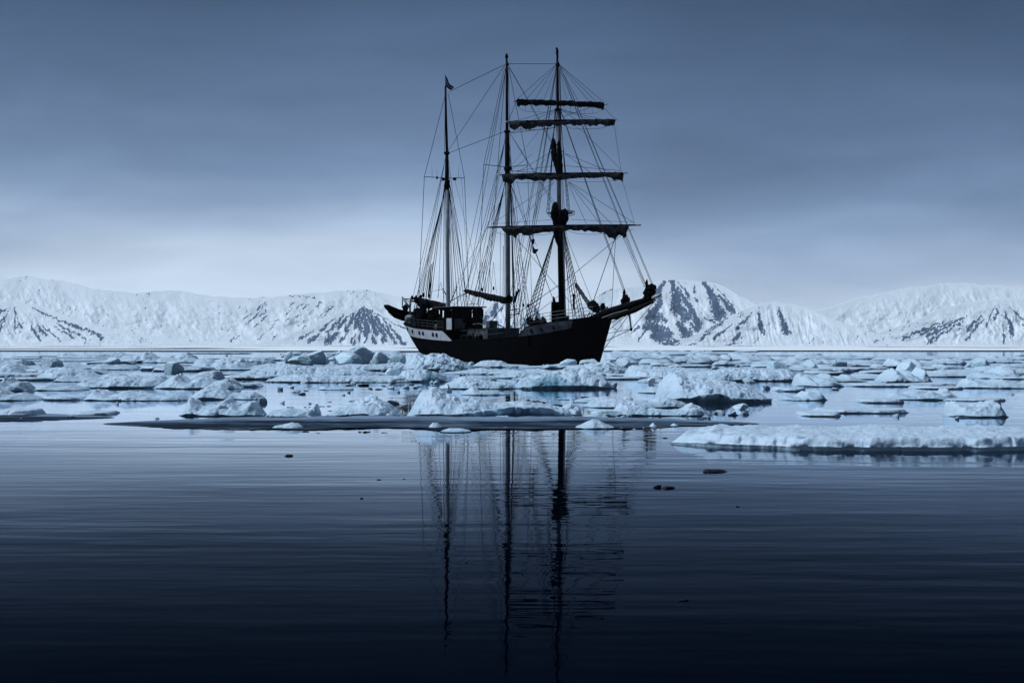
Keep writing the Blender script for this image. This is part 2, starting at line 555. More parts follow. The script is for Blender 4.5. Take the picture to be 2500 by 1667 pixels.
def rib_strokes(ax, ay, half, base, seed, n=22):
    r_ = random.Random(seed)
    st = []
    for i in range(n):
        f_ = (i + r_.uniform(.1, .9)) / n * 2 - 1
        y0 = r_.uniform(.08, .55); y1 = min(.95, y0 + r_.uniform(.2, .5))
        p = lambda q: (ax + f_ * half * q + r_.uniform(-3, 3), ay + (base - ay) * q)
        st.append(([p(y0), p((y0 + y1) / 2), p(y1)], r_.uniform(4, 13), r_.uniform(.8, 1)))
    return st


# ribbed spurs farther along the shore on both sides
mountain('mountain', [(-420, 849), (-260, 812), (-120, 770), (-40, 744), (30, 736), (110, 752), (170, 776), (260, 800), (380, 822), (470, 838), (560, 849)], 5600, rib_strokes(40, 736, 300, 849, 5, 16), seed=15, rnd=0.45, curtain=.6)
mountain('mountain', [(1990, 849), (2120, 822), (2220, 790), (2290, 758), (2350, 742), (2440, 730), (2520, 728), (2600, 760), (2700, 820), (2760, 849)], 5700, rib_strokes(2440, 730, 320, 849, 6, 16), seed=16, rnd=0.45, curtain=.6)
# small pinnacles seen between the masts
mountain('mountain', [(1140, 849), (1172, 790), (1186, 762), (1204, 741), (1213, 735), (1224, 745), (1236, 772), (1252, 790), (1285, 772), (1298, 752), (1306, 746), (1318, 768), (1345, 800), (1400, 849)],
         5900, [([(1212, 738), (1206, 765)], 17), ([(1190, 768), (1182, 790)], 12), ([(1196, 780), (1230, 800)], 7), ([(1306, 750), (1314, 775)], 12), ([(1290, 775), (1280, 795)], 7),
                ([(1240, 790), (1262, 810)], 8)], seed=4, rnd=0.6)
# right massif
rst = [([(1623, 690), (1606, 710), (1612, 738), (1598, 760), (1584, 778)], 15), ([(1600, 770), (1606, 776)], 20),
       ([(1639, 685), (1649, 715), (1654, 756)], 20), ([(1660, 712), (1685, 752), (1704, 788)], 13), ([(1655, 740), (1672, 772)], 20),
       ([(1668, 700), (1682, 728)], 8), ([(1696, 694), (1696, 714)], 7), ([(1698, 728), (1701, 734)], 6),
       ([(1575, 800), (1600, 798), (1622, 820)], 26), ([(1590, 820), (1612, 826)], 16), ([(1657, 790), (1676, 814)], 21), ([(1688, 790), (1703, 802)], 13),
       ([(1719, 690), (1735, 715), (1747, 740), (1757, 768)], 19), ([(1755, 722), (1790, 762)], 11), ([(1737, 760), (1760, 772)], 10),
       ([(1620, 838), (1650, 838)], 13), ([(1645, 826), (1660, 836)], 5), ([(1620, 776), (1626, 784)], 7), ([(1540, 812), (1560, 796)], 4), ([(1560, 830), (1576, 806)], 5),
       ([(1462, 722), (1478, 712), (1494, 706)], 6, .8), ([(1510, 806), (1498, 800)], 5, .8), ([(1730, 782), (1760, 780)], 8), ([(1655, 690), (1668, 704)], 3), ([(1672, 690), (1680, 700)], 3),
       ([(1745, 700), (1790, 745)], 3), ([(1720, 775), (1745, 790)], 4), ([(1632, 795), (1634, 806)], 6)]
rst = [(q[0], q[1] * 1.4 if q[1] > 9 else q[1]) + tuple(q[2:]) for q in rst]
mountain('mountain', [(1330, 800), (1400, 756), (1440, 732), (1490, 706), (1540, 697), (1590, 690), (1625, 684), (1650, 683), (1690, 684), (1730, 687), (1770, 700), (1806, 722),
                      (1850, 748), (1920, 770), (2000, 760), (2100, 728), (2200, 706), (2330, 690), (2450, 700), (2600, 716), (2900, 760)], 6400, rst, seed=8, rnd=0.30, gully=.009, curtain=.6)
mountain('mountain', [(1560, 849), (1640, 842), (1680, 826), (1720, 806), (1765, 782), (1806, 762), (1850, 745), (1900, 738), (1960, 750), (2060, 790), (2160, 822), (2260, 849)],
         5500, [([(1765, 786), (1709, 832)], 6), ([(1788, 792), (1743, 826)], 8), ([(1806, 812), (1790, 832)], 10), ([(1775, 776), (1720, 812)], 4), ([(1830, 770), (1800, 800)], 9),
                ([(1850, 760), (1862, 812)], 14), ([(1900, 755), (1920, 810)], 16), ([(1700, 838), (1680, 842)], 3), ([(1800, 836), (1760, 845)], 3), ([(1660, 838), (1640, 845)], 3)], seed=9, rnd=0.5)


def build_shore():
    xs = np.linspace(-4200, 4200, 140)
    ys = np.concatenate([np.linspace(760, 2000, 40), np.linspace(2100, 6600, 40)])
    X, Y = np.meshgrid(xs, ys)
    Z = 0.35 + 1.6 * fbm(X / 160, Y / 420, None, 5, 4) * np.clip((Y - 900) / 900, 0, 1)
    Z = Z + np.clip((Y - 3000) / 3600, 0, 1) * 9
    edge = (fbm(X / 260, Y * 0, None, 6, 3) - .5) * 500
    Y = Y + edge * np.clip(1 - (Y - 900) / 2500, 0, 1)
    rock = 0.62 * (fbm(X / 90, Y / 700, None, 7, 4) > 0.63) + 0.22 * fbm(X / 200, Y / 900, None, 9, 3)
    v = np.stack([X, Y, Z], -1).reshape(-1, 3)
    o = mesh_obj('frozen_shore', v, grid_faces(len(ys), len(xs)), M['mountain'], None, True, {'rock': rock})
    tag(o, kind='structure')


build_shore()

# ================================================================== the ship
MX, MY = (1240 - CX) / F * 180.0, 180.0
TH = R(60)
ship = empty('sailing_ship', (MX, MY, 0), -TH)
tag(ship, 'black three-masted barquentine with white stern band, furled sails, anchored in the ice', 'sailing ship')
FX, FY = math.cos(TH), -math.sin(TH)
SX, SY = -math.sin(TH), -math.cos(TH)
YF = 170.9       # depth of the yards


def SP(px, py, t=0.0):
    """ship coordinates (forward, port, up) of the point on plane t (starboard +) seen at a photo pixel"""
    k = (px - CX) / F
    x0, y0 = MX + t * SX, MY + t * SY
    s = (k * y0 - x0) / (FX - k * FY)
    Y = y0 + s * FY
    return Vector((s, -t, CH + (HY - py) / F * Y))


def WL(px, py, Y):
    p = W(px, py, Y) - Vector((MX, MY, 0))
    return Vector((p.x * FX + p.y * FY, -(p.x * SX + p.y * SY), p.z))


def LT(s, t, z):
    return Vector((s, -t, z))


# ---- hull form
def s_fore(z): return 16.7 + 2.1 * np.clip(z / 4.1, -0.2, 1.1)
def s_aft(z): return -16.0 - 4.9 * np.clip(z / 4.2, -0.1, 1.0) ** 0.75 if np.isscalar(z) else -16.0 - 4.9 * np.clip(z / 4.2, 0, 1.0) ** 0.75


def breadth(u, z):
    w = np.clip(z / 3.5, -0.2, 1.2)
    B = 3.15 + 0.25 * np.clip(w, 0, 1)
    fwd = np.clip((u - 0.56) / 0.44, 0, 1)
    aft = np.clip((0.34 - u) / 0.34, 0, 1)
    pf = 1.75 + 0.9 * np.clip(w, 0, 1)
    pa = 2.2 + 0.6 * np.clip(w, 0, 1)
    return B * (1 - fwd ** pf) * (1 - aft ** pa) ** (0.62 - 0.12 * np.clip(w, 0, 1))


ZB = [(-21, 3.0), (-20.2, 2.95), (-17, 2.62), (-14, 2.4), (-10, 2.2), (-7, 2.1), (0, 2.15), (7.5, 2.45), (11, 2.72), (14, 3.1), (17, 3.7), (18.8, 4.12)]
POOP = [(-21, 4.2), (-20.2, 4.15), (-17, 3.8), (-14, 3.5), (-10, 3.28), (-7.6, 3.2), (-6.0, 2.12)]
FORE = [(7.1, 2.45), (8.7, 3.38), (12, 3.75), (15, 4.02), (18.8, 4.36)]
zb = lambda s: np.interp(s, [a for a, _ in ZB], [b for _, b in ZB])


def hull_pt(u, z, side, inset=0.0):
    sa, sf = s_aft(z), s_fore(z)
    s = sa + (sf - sa) * u
    b = np.maximum(breadth(u, z) - inset, 0.0)
    return s, b * side


def surf_strip(zlo, zhi, u0, u1, nu, nz, side, inset=0.0):
    us = np.linspace(u0, u1, nu)
    # finer near the ends
    rows = []
    for j in range(nz + 1):
        ss = -20.4 + 38.9 * us
        z = zlo(ss) + (zhi(ss) - zlo(ss)) * j / nz
        sa = -16.0 - 4.9 * np.clip(z / 4.2, 0, 1.0) ** 0.75
        sf = s_fore(z)
        s = sa + (sf - sa) * us
        b = np.maximum(breadth(us, z) - inset, 0.0)
        rows.append(np.stack([s, -b * side, z], -1))
    return np.array(rows)


def strip_obj(name, m, zlo, zhi, u0, u1, nu, nz, parent, inset=0.0, thick=0.0):
    v, f = [], []
    for side in (1, -1):
        for ins, flip in ((inset, False), (inset + thick, True)) if thick else ((inset, False),):
            rw = surf_strip(zlo, zhi, u0, u1, nu, nz, side, ins)
            off = len(v)
            v += [tuple(q) for q in rw.reshape(-1, 3)]
            g = grid_faces(nz + 1, nu, False, off)
            f += g
    return mesh_obj(name, v, f, m, parent, True)


lin = lambda tab: (lambda s: np.interp(s, [a for a, _ in tab], [b for _, b in tab]))
zlow = lambda s: s * 0 - 0.7
hull = strip_obj('hull', M['hull'], zlow, zb, 0.0, 1.0, 160, 14, ship)
u_of = lambda s: (s + 20.4) / 38.9
zb_in = lambda s: zb(s) + 0.004
poop = strip_obj('poop_bulwark', M['white'], zb_in, lin(POOP), 0.0, u_of(-6.0), 70, 6, ship, 0.0, 0.12)
fore = strip_obj('forecastle_bulwark', M['shadedband'], zb_in, lin(FORE), u_of(7.1), u_of(14.6), 50, 6, ship, 0.0, 0.12)
bow = strip_obj('bow_bulwark', M['hull'], zb_in, lin(FORE), u_of(14.6), 1.0, 40, 6, ship, 0.0, 0.12)  # black continues the shade painted into the white band towards the stem
poop['label'] = 'white painted stern band with round portholes'


def rail_cap(name, tab, u0, u1, r, dz=0.0, m=M['black'], parent=ship, inset=0.05):
    for side in (1, -1):
        rw = surf_strip(lin(tab), lin(tab), u0, u1, 50, 0, side, inset)[0] if False else None
        us = np.linspace(u0, u1, 50)
        ss = -20.4 + 38.9 * us
        z = lin(tab)(ss)
        sa = -16.0 - 4.9 * np.clip(z / 4.2, 0, 1.0) ** 0.75
        s = sa + (s_fore(z) - sa) * us
        b = np.maximum(breadth(us, z) - inset, 0)
        MB().tube([(a, -c * side, d + dz) for a, c, d in zip(s, b, z)], r, 6).build(name, m, parent, True)


rail_cap('rail_cap', POOP, 0.004, u_of(-6.0), 0.10)
rail_cap('rail_cap', FORE, u_of(7.1), 0.998, 0.07)
rail_cap('rail_cap', ZB, u_of(-6.2), u_of(7.4), 0.09)
# decks
for nm, tab, dz, ua, ub in (('poop_deck', POOP, -0.75, 0.01, u_of(-7.7)), ('main_deck', ZB, -0.7, u_of(-7.6), u_of(8.4)), ('forecastle_deck', FORE, -0.55, u_of(8.7), 0.985)):
    us = np.linspace(ua, ub, 40)
    ss = -20.4 + 38.9 * us
    z = lin(tab)(ss) + dz
    sa = -16.0 - 4.9 * np.clip(z / 4.2, 0, 1.0) ** 0.75
    s = sa + (s_fore(z) - sa) * us
    b = np.maximum(breadth(us, z) - 0.02, 0)
    v = [(a, c, d) for a, c, d in zip(s, b, z)] + [(a, -c, d) for a, c, d in zip(s, b, z)]
    n = len(us)
    mesh_obj(nm, v, [(i, i + 1, n + i + 1, n + i) for i in range(n - 1)], M['darkmast'], ship)
# break-of-deck bulkheads
MB().box((-7.55, 0, 2.3), (0.1, 6.2, 1.75)).build('bulkhead', M['black'], ship)
MB().box((8.75, 0, 2.3), (0.1, 5.8, 1.4)).build('bulkhead', M['black'], ship)


def find_u(px, py, side=1):
    """hull surface point seen at a pixel on the starboard side"""
    best = None
    for u in np.linspace(0.99, 0.002, 1400):
        s0 = -20.4 + 38.9 * u
        # height from pixel at approximate depth
        z = 3.0
        for _ in range(3):
            sa = -16.0 - 4.9 * max(0, min(1, z / 4.2)) ** 0.75
            s = sa + (float(s_fore(z)) - sa) * u
            b = float(breadth(u, z))
            X = MX + s * FX + b * SX
            Y = MY + s * FY + b * SY
            z = CH + (HY - py) / F * Y
        e = abs(CX + X / Y * F - px)
        if best is None or e < best[0]:
            best = (e, s, b, z, u)
        elif best[0] < .8 and e > 4:
            break
    return best


def porthole(px, py, parent, r=0.19):
    _, s, b, z, u = find_u(px, py)
    sa2 = -16.0 - 4.9 * max(0, min(1, z / 4.2)) ** 0.75
    du = 0.004
    s2 = sa2 + (float(s_fore(z)) - sa2) * (u + du)
    b2 = float(breadth(u + du, z))
    tx, ty = s2 - s, -(b2 - b)
    l = math.hypot(tx, ty)
    n = Vector((ty / l, -tx / l, 0.0))
    if n.y > 0: n = -n
    c = Vector((s, -b, z))
    rim = MB().tube([c - n * 0.02, c + n * 0.045], [r * 1.18, r * 1.12], 14).build('porthole', M['black'], parent)
    MB().tube([c + n * 0.046, c + n * 0.054], [r, r], 14).build('porthole_glass', M['glass'], parent)


for px, py in ((995, 802), (1007, 808), (1024, 812), (1033, 813.5), (1057, 816.5), (1066, 817.5)):
    porthole(px, py, poop)
for px, py in ((1297, 806.5), (1321, 803), (1351, 799)):
    porthole(px, py, fore, 0.17)


# ---- masts
def spar(name, pts, rad, m, sides=10, parent=ship):
    return MB().tube(pts, rad, sides).build(name, m, parent, True)


mz_low = spar('mast', [SP(1094, 790), SP(1094, 745), SP(1092, 600), SP(1090.5, 455)], [.24, .24, .22, .20], M['palemast'])
spar('topmast', [SP(1090.5, 456), SP(1091, 420), SP(1091, 376)], [.24, .2, .17], M['darkmast'], parent=mz_low)
spar('topgallant_mast', [SP(1091.5, 376), SP(1089, 300), SP(1087.5, 210)], [.14, .13, .10], M['darkmast'], parent=mz_low)
blobs('mast_band', M['darkmast'], mz_low, [(SP(1091, 374), (.3, .3, .22), 3, .2), (SP(1092, 450), (.3, .3, .55), 5, .25)])
MB().tube([SP(1087.5, 212), SP(1087, 182)], [.03, .02], 6).build('flagstaff', M['black'], mz_low)

mn_low = spar('mast', [SP(1240, 830), SP(1240, 740), SP(1239.5, 580), SP(1239, 435)], [.25, .25, .24, .22], M['midmast'])
spar('topmast', [SP(1239, 436), SP(1238.5, 380), SP(1238, 322)], [.26, .24, .21], M['darkmast'], parent=mn_low)
spar('topgallant_mast', [SP(1238, 322), SP(1237.5, 230), SP(1237, 142)], [.15, .13, .10], M['darkmast'], parent=mn_low)
MB().tube([SP(1237, 143), SP(1237, 141), SP(1237, 138), SP(1237, 134), SP(1237, 129.5)], [.07, .16, .17, .12, .02], 10).build('finial', M['darkmast'], mn_low, True)
blobs('mast_band', M['darkmast'], mn_low, [(SP(1238, 321), (.34, .34, .18), 2, .2), (SP(1238.5, 158), (.17, .17, .2), 6, .2), (SP(1240, 412), (.42, .42, .3), 7, .2)])

fm_low = spar('mast', [SP(1371, 800), SP(1370.5, 740), SP(1368, 620), SP(1366, 520)], [.27, .27, .25, .24], M['darkmast'])
spar('mast_pole', [SP(1380, 790, -.3), SP(1376, 620, -.3), SP(1373, 520, -.3)], [.10, .10, .09], M['palemast'], 8, fm_low)
spar('topmast', [SP(1366, 565), SP(1364, 440), SP(1362.5, 268)], [.22, .20, .17], M['midmast'], parent=fm_low)
spar('topgallant_mast', [SP(1362.5, 300), SP(1361, 220), SP(1360.5, 125)], [.14, .12, .09], M['darkmast'], parent=fm_low)
MB().blob(SP(1360.5, 128), (.13, .13, .35), 4, .3).blob(SP(1359, 119), (.09, .09, .13), 5, .3).blob(SP(1361, 140), (.11, .11, .35), 4, .3).build('finial', M['darkmast'], fm_low)
blobs('mast_band', M['darkmast'], fm_low, [(SP(1361.5, 158), (.2, .2, .25), 9, .3)])
blobs('mast_band', M['darkmast'], fm_low, [(SP(1362.5, 268), (.38, .38, .16), 2, .2), (SP(1365, 520), (.4, .4, .3), 8, .3)])
MB().box(SP(1366, 521), (0.9, 2.2, .1)).build('crosstree', M['darkmast'], fm_low)
MB().tube([SP(1336, 521, 1.0), SP(1371, 521, 0)], .05, 6).tube([SP(1337, 522, 1.0), SP(1357, 545, .1)], .03, 5).build('spreader', M['rail'], fm_low)
rf = MB()
c = [SP(1372, 515, -.1), SP(1402, 515, -1.0), SP(1402, 524, -1.0), SP(1388, 528, -.6)]
for a, b in zip(c[:-1], c[1:]): rf.tube([a, b], .035, 6)
rf.build('radar_guard', M['rail'], fm_low)
MB().tube([SP(1374, 518.5, -.3), SP(1399, 518.5, -.95)], .09, 8).build('radar_scanner', M['white'], fm_low)
# pale pole beside the main mast
spar('mast_pole', [SP(1256, 800, -.6), SP(1254, 700, -.6), SP(1251, 585, -.6)], [.07, .07, .06], M['palemast'], 8)
# spreaders with aerials
sp = MB().tube([SP(1036, 431.5, 2.35), SP(1090, 435), SP(1134, 434.5, -2.0)], .035, 6).build('spreader', M['rail'], mz_low)
for x, y0, y1, tt in ((1055, 434, 401, 1.5), (1067, 434, 415, 1.0), (1120, 434, 405, -1.3)):
    MB().tube([SP(x, y0, tt), SP(x - .5, y1, tt)], [.02, .008], 5).build('aerial', M['rail'], mz_low)
blobs('aerial_box', M['black'], mz_low, [(SP(1067, 434, 1.0), (.1, .1, .18), 1, .2), (SP(1082, 438, .4), (.16, .16, .18), 2, .2), (SP(1110, 437, -.9), (.2, .2, .16), 3, .2)])
MB().tube([SP(1181, 402, 2.4), SP(1238, 408), SP(1288, 403, -2.3)], .035, 6).build('spreader', M['rail'], mn_low)


# ---- yards and furled sails
def furled(name, m, A, B, tab, parent, top=0.06, thick=0.22, seed=0, n=110, ring=14, front=(0, 0, 0), wr=0.35):
    """a bundle of canvas from A to B; tab = (u, drop below the spar in m)"""
    A, B = Vector(A), Vector(B)
    us = np.linspace(0, 1, n)
    drop = np.interp(us, [q[0] for q in tab], [q[1] for q in tab])
    axis = (B - A)
    side = axis.cross(Vector((0, 0, 1))).normalized()
    v = []
    for i, u in enumerate(us):
        p = A + axis * u + Vector(front)
        d = drop[i] * (1 + 0.42 * (float(fbm(np.array([u * 26.0]), np.array([seed * 3.1]), None, seed, 3)[0]) - .5) * 2)
        fade = min(1, u * 40 + .15, (1 - u) * 40 + .15)
        for k in range(ring):
            a = 2 * math.pi * k / ring
            y, z = math.cos(a) * thick * (0.8 + 0.5 * min(1, d)), top + (math.sin(a) - 1) / 2 * (d + top)
            nn = float(fbm(np.array([u * 30.0 + math.sin(a) * 1.6]), np.array([k * 0.8 + u * 9]), None, seed + 9, 3)[0]) - .5
            q = p + side * (y * (1 + wr * 2 * nn) * fade) + Vector((0, 0, z * (1 if fade > .5 else fade) + nn * wr * .25))
            v.append(tuple(q))
    f = grid_faces(n, ring, True)
    f.append(tuple(range(ring - 1, -1, -1)))
    f.append(tuple(range((n - 1) * ring, n * ring)))
    return mesh_obj(name, v, f, m, parent, True)


yards = [
    # left tip, right tip, radius, sail span u0..u1, drop table, material
    ((1250, 247), (1484, 254.5), .10, (.045, .965), [(0, .42), (.06, .36), (.5, .30), (.9, .34), (.97, .55), (1, .66)], M['darksail'], .20),
    ((1232, 297.5), (1507, 293), .11, (.035, .985), [(0, .40), (.05, .70), (.12, .66), (.35, .48), (.5, .34), (.7, .40), (.9, .56), (.97, .62), (1, .40)], M['sail'], .06),
    ((1214, 427), (1532, 422.5), .12, (.035, .972), [(0, .55), (.04, .86), (.09, .86), (.13, .5), (.4, .58), (.6, .46), (.85, .40), (.90, .5), (.925, .78), (.99, .80), (1, .3)], M['sail'], .06),
    ((1186, 555), (1565, 549.5), .13, (.10, .925), [(0, .10), (.04, .62), (.10, .92), (.14, .70), (.19, .86), (.26, .60), (.45, .45), (.6, .45), (.75, .55), (.84, .95), (.895, 1.22), (.92, .82), (.955, 1.02), (.985, .5), (1, .1)], M['sail'], .06),
]
yobj = []
for i, (a, b, r, (u0, u1), tab, mm, tp) in enumerate(yards):
    A, B = WL(*a, YF), WL(*b, YF)
    yd = spar('yard', [A, A.lerp(B, .04), A.lerp(B, .3), A.lerp(B, .5), A.lerp(B, .7), A.lerp(B, .96), B], [r * .45, r * .6, r, r * 1.15, r, r * .6, r * .45], M['darkmast'])
    yobj.append(yd)
    fwd = Vector((0.0, 0, 0))
    furled('furled_sail', mm, A.lerp(B, u0), A.lerp(B, u1), tab, yd, tp, .2, seed=20 + i, wr=.8)
    for q in np.linspace(.07, .93, 9):
        p = A.lerp(B, u0 + (u1 - u0) * q)
        d_ = float(np.interp(q, [z_[0] for z_ in tab], [z_[1] for z_ in tab])) * .95
        ring_ = [p + Vector((0, math.cos(a_) * .27, (math.sin(a_) - 1) / 2 * (d_ + .12) + .12)) for a_ in np.linspace(0, 2 * math.pi, 13)]
        MB().tube(ring_, .028, 4, False).build('gasket', M['rope'], yd)
    for tip, o2 in ((A, A.lerp(B, .035)), (B, B.lerp(A, .035))):
        spar('yard_tip', [tip, o2], [r * .5, r * .62], M['palemast'], 8, yd)
    # foot rope looping under the yard
    fr = MB()
    for h0, h1 in ((.05, .48), (.52, .95)):
        dr = .75 if i == 0 else .55
        pts = [A.lerp(B, h0 + (h1 - h0) * q / 24) - Vector((0, 0, .35 + dr * (1 - (2 * q / 24 - 1) ** 4) * .8)) for q in range(25)]
        fr.tube(pts, .014, 4)
        if i == 0:
            for q in (5, 9, 13, 18):
                fr.tube([A.lerp(B, h0 + (h1 - h0) * q / 24) - Vector((0, 0, .3)), pts[q]], .012, 4)
    fr.build('foot_rope', M['rope'], yd)
# hanging fabric knots below lower yard clews
blobs('sail_clew', M['darksail'], yobj[3], [(WL(1525, 571, YF), (.25, .2, .3), 5, .5), (WL(1258, 575, YF), (.12, .12, .25), 6, .5)])

# furled staysails lashed to the fore mast
for pts, rr, sd in (([SP(1351, 350, .2), SP(1354, 372, .2), SP(1358, 395, .1), SP(1362, 415)], [.22, .34, .30, .24], 1),
                    ([SP(1364, 350), SP(1366, 385), SP(1366, 418)], [.16, .26, .30], 2),
                    ([SP(1357, 503, .2), SP(1357, 520, .2), SP(1362, 545)], [.3, .46, .42], 3),
                    ([SP(1375, 528), SP(1372, 548)], [.5, .34], 4),
                    ([SP(1362, 558, .1), SP(1361, 572, .1), SP(1363, 588)], [.42, .34, .2], 5)):
    b_ = MB()
    n = 13
    for i in range(n):
        u = i / (n - 1) * (len(pts) - 1)
        k = min(int(u), len(pts) - 2)
        p = pts[k].lerp(pts[k + 1], u - k)
        r = rr[k] + (rr[k + 1] - rr[k]) * (u - k)
        b_.blob(p, (r, r, max(r * 1.3, .45)), sd * 10 + i, .3, 12, 8)
    b_.build('lashed_staysail', M['darksail'], ship, False)
# small rail across the doubling
MB().tube([SP(1343, 369.5, .6), SP(1378, 370, -.5)], .04, 6).build('spreader', M['rail'], fm_low)

# booms with lashed gaff sails
bm = spar('boom', [SP(1090, 748), SP(1003, 735)], [.14, .09], M['darkmast'])
A, B = SP(1091, 744), SP(1012, 727)
furled('furled_sail', M['darksail'], B, A, [(0, .35), (.15, .72), (.35, .70), (.7, .62), (1, .55)], bm, .14, .3, seed=41, n=60, wr=.5)
bm2 = spar('boom', [SP(1240, 733), SP(1185, 721), SP(1133, 710)], [.15, .13, .09], M['darkmast'])
furled('furled_sail', M['darksail'], SP(1136, 709), SP(1238, 729), [(0, .22), (.3, .42), (.7, .52), (.95, .6), (1, .7)], bm2, .14, .26, seed=43, n=70, wr=.5)
ls = MB()
for u in np.linspace(.1, .95, 13):
    p = SP(1136, 709).lerp(SP(1238, 729), u)
    ls.tube([p + Vector((0, -.3, .12)), p + Vector((0, -.33, -.4))], .03, 4)
ls.build('sail_gasket', M['palesail'], bm2)
MB().blob(SP(1242, 731), (.38, .38, .42), 3, .35).build('gooseneck', M['black'], bm2)
# gaff bundle standing by the mizzen
for a, b, r0 in ((SP(1046, 725, .3), SP(1053, 645, .2), .10), (SP(1039, 735, .4), SP(1050, 648, .3), .06), (SP(1049, 735, .1), SP(1057, 640, .1), .06)):
    spar('lashed_spar', [a, a.lerp(b, .5), b], [r0, r0 * .8, r0 * .5], M['darkmast'], 6)
blobs('block', M['black'], ship, [(SP(1034, 720, .4), (.13, .13, .28), 1, .3), (SP(1047, 722, .2), (.12, .12, .25), 2, .3)])

# ---- bowsprit
bs = spar('bowsprit', [SP(1440, 782), SP(1480, 763), SP(1540, 744), SP(1594, 727)], [.34, .34, .29, .20], M['darkmast'])
spar('jib_boom', [SP(1590, 728.5), SP(1613, 719.5)], [.17, .13], M['palemast'], 10, bs)
# netting and walkway slung below
u_ = [(1488, 778), (1520, 768), (1550, 757), (1580, 743), (1600, 731)]
for tt in (-.35, .35):
    MB().tube([SP(x, y, tt) for x, y in u_], [.16, .2, .16, .1, .05], 6).build('walkway_spar', M['darkmast'], bs)
nv_, nf_ = [], []
top_l = [SP(x, y) for x, y in ((1486, 766), (1520, 752), (1550, 743), (1578, 734), (1596, 728))]
bot_l = [SP(x, y, .3) for x, y in ((1492, 780), (1522, 769), (1540, 763), (1560, 752), (1590, 736))]
for a, b in zip(top_l, bot_l):
    nv_ += [tuple(a), tuple(b), tuple(b + Vector((0, .5, 0)))]
for i in range(4):
    k = i * 3
    nf_ += [(k, k + 3, k + 4, k + 1), (k + 2, k + 1, k + 4, k + 5)]
mesh_obj('bowsprit_net', nv_, nf_, M['darksail'], bs)
spar('dolphin_striker', [SP(1536, 764), SP(1541, 803)], [.09, .08], M['palemast'], 8, bs)
MB().blob(SP(1541, 804), (.13, .13, .16), 2, .2).build('striker_cap', M['black'], bs)
MB().tube([SP(1470, 776, 1.2), SP(1500, 765, .8), SP(1533, 756, .5), SP(1538, 762, .3)], .05, 6).build('grab_rail', M['grey'], bs)
# furled headsails heaped on the bowsprit
for cx, cy, r, sd, sq in ((1586, 713, .5, 1, 1.05), (1526, 733, .33, 2, 1.55)):
    b_ = MB()
    for i in range(9):
        rr_ = random.Random(sd * 50 + i)
        q = SP(cx + rr_.uniform(-5, 5), cy + rr_.uniform(-12, 13) * (1 if sd == 1 else 1.1))
        b_.blob(q, (r * rr_.uniform(.5, .9), r * rr_.uniform(.5, .9), r * .6), sd * 30 + i, .5, 12, 8)
    b_.build('lashed_headsail', M['darksail'], ship)
blobs('block', M['black'], ship, [(SP(1524, 717), (.12, .12, .4), 3, .3), (SP(1579, 695), (.12, .12, .45), 3, .3)])
b_ = MB()
for i, (x, y, r) in enumerate(((1444, 745, .35), (1449, 748, .5), (1454, 752, .42), (1459, 758, .25), (1446, 741, .3), (1450, 740, .28))):
    b_.blob(SP(x, y, -.3), (r, r, r * .9), 70 + i, .35, 12, 8)
b_.build('lashed_headsail', M['darksail'], ship)
b_ = MB()
for i, u in enumerate(np.linspace(0, 1, 14)):
    p = SP(1407, 697, -1.2).lerp(SP(1442, 748, -.4), u)
    b_.blob(p, (.16 + .06 * u, .16 + .06 * u, .2), 90 + i, .35, 10, 7)
b_.build('hanging_sail_roll', M['palesail'], ship)
# covered gear on the bow
MB().blob(SP(1472, 768, -.3), (.34, .34, .55), 11, .2).blob(SP(1472, 754, -.3), (.24, .24, .4), 12, .3).blob(SP(1472, 745, -.3), (.18, .18, .2), 13, .3) \
    .tube([SP(1477, 762, -.3), SP(1483, 749, -.3)], .06, 6).blob(SP(1468, 748, -.2), (.14, .14, .12), 14, .3).build('windlass_cover', M['darksail'], ship)
# black canister at the fore mast foot
MB().tube([SP(1356, 795, .4), SP(1356, 740, .4), SP(1356, 737, .4)], [.40, .40, .34], 14).tube([SP(1353, 738, .4), SP(1352, 729, .4), SP(1351, 724, .4)], [.16, .12, .05], 8).build('mast_canister', M['black'], ship, True)

# ---- wheelhouse on the poop
wh = MB()
zr = 5.62
wh.box((-10.0, 0, 3.7), (3.6, 3.5, 1.65)).build('wheelhouse', M['black'], ship)
whp = [o for o in ship.children if o.name.startswith('wheelhouse')][0]
fr = MB()
# upper works: posts and lintels around open windows
x0, x1, yw = -11.7, -8.25, 1.72
fr.box(((x0 + x1) / 2, 0, 5.45), (x1 - x0, 2 * yw, .22))
for (xx, yy) in [(x1, y) for y in (-1.68, -1.02, -.32, .32, 1.02, 1.68)] + [(x0, y) for y in (-1.68, -.6, .6, 1.68)] + [(x, sy * 1.68) for x in (-10.9, -10.0, -9.1) for sy in (-1, 1)]:
    fr.box((xx, yy, 4.95), (.16, .26, .86))
fr.box((-10.2, .1, 4.85), (1.4, 1.3, .9))       # console and people-high gear inside
fr.build('window_frame', M['black'], whp)
for i in range(5):
    MB().box((x1 + .005, -1.35 + .675 * i, 4.95), (.02, .42, .84)).build('window_pane', M['glass'], whp) if i != 3 else None
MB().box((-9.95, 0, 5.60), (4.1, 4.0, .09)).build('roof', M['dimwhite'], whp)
MB().box((-9.95, 0, 5.545), (4.2, 4.1, .03)).build('roof_edge', M['black'], whp)
rr = MB()
for sy in (-1.5, 1.5):
    rr.tube([(-11.6, sy, 5.95), (-8.6, sy, 5.95)], .025, 5)
    for xx in (-11.6, -10.6, -9.6, -8.6):
        rr.tube([(xx, sy, 5.62), (xx, sy, 5.95)], .02, 5)
rr.build('roof_rail', M['rail'], whp)
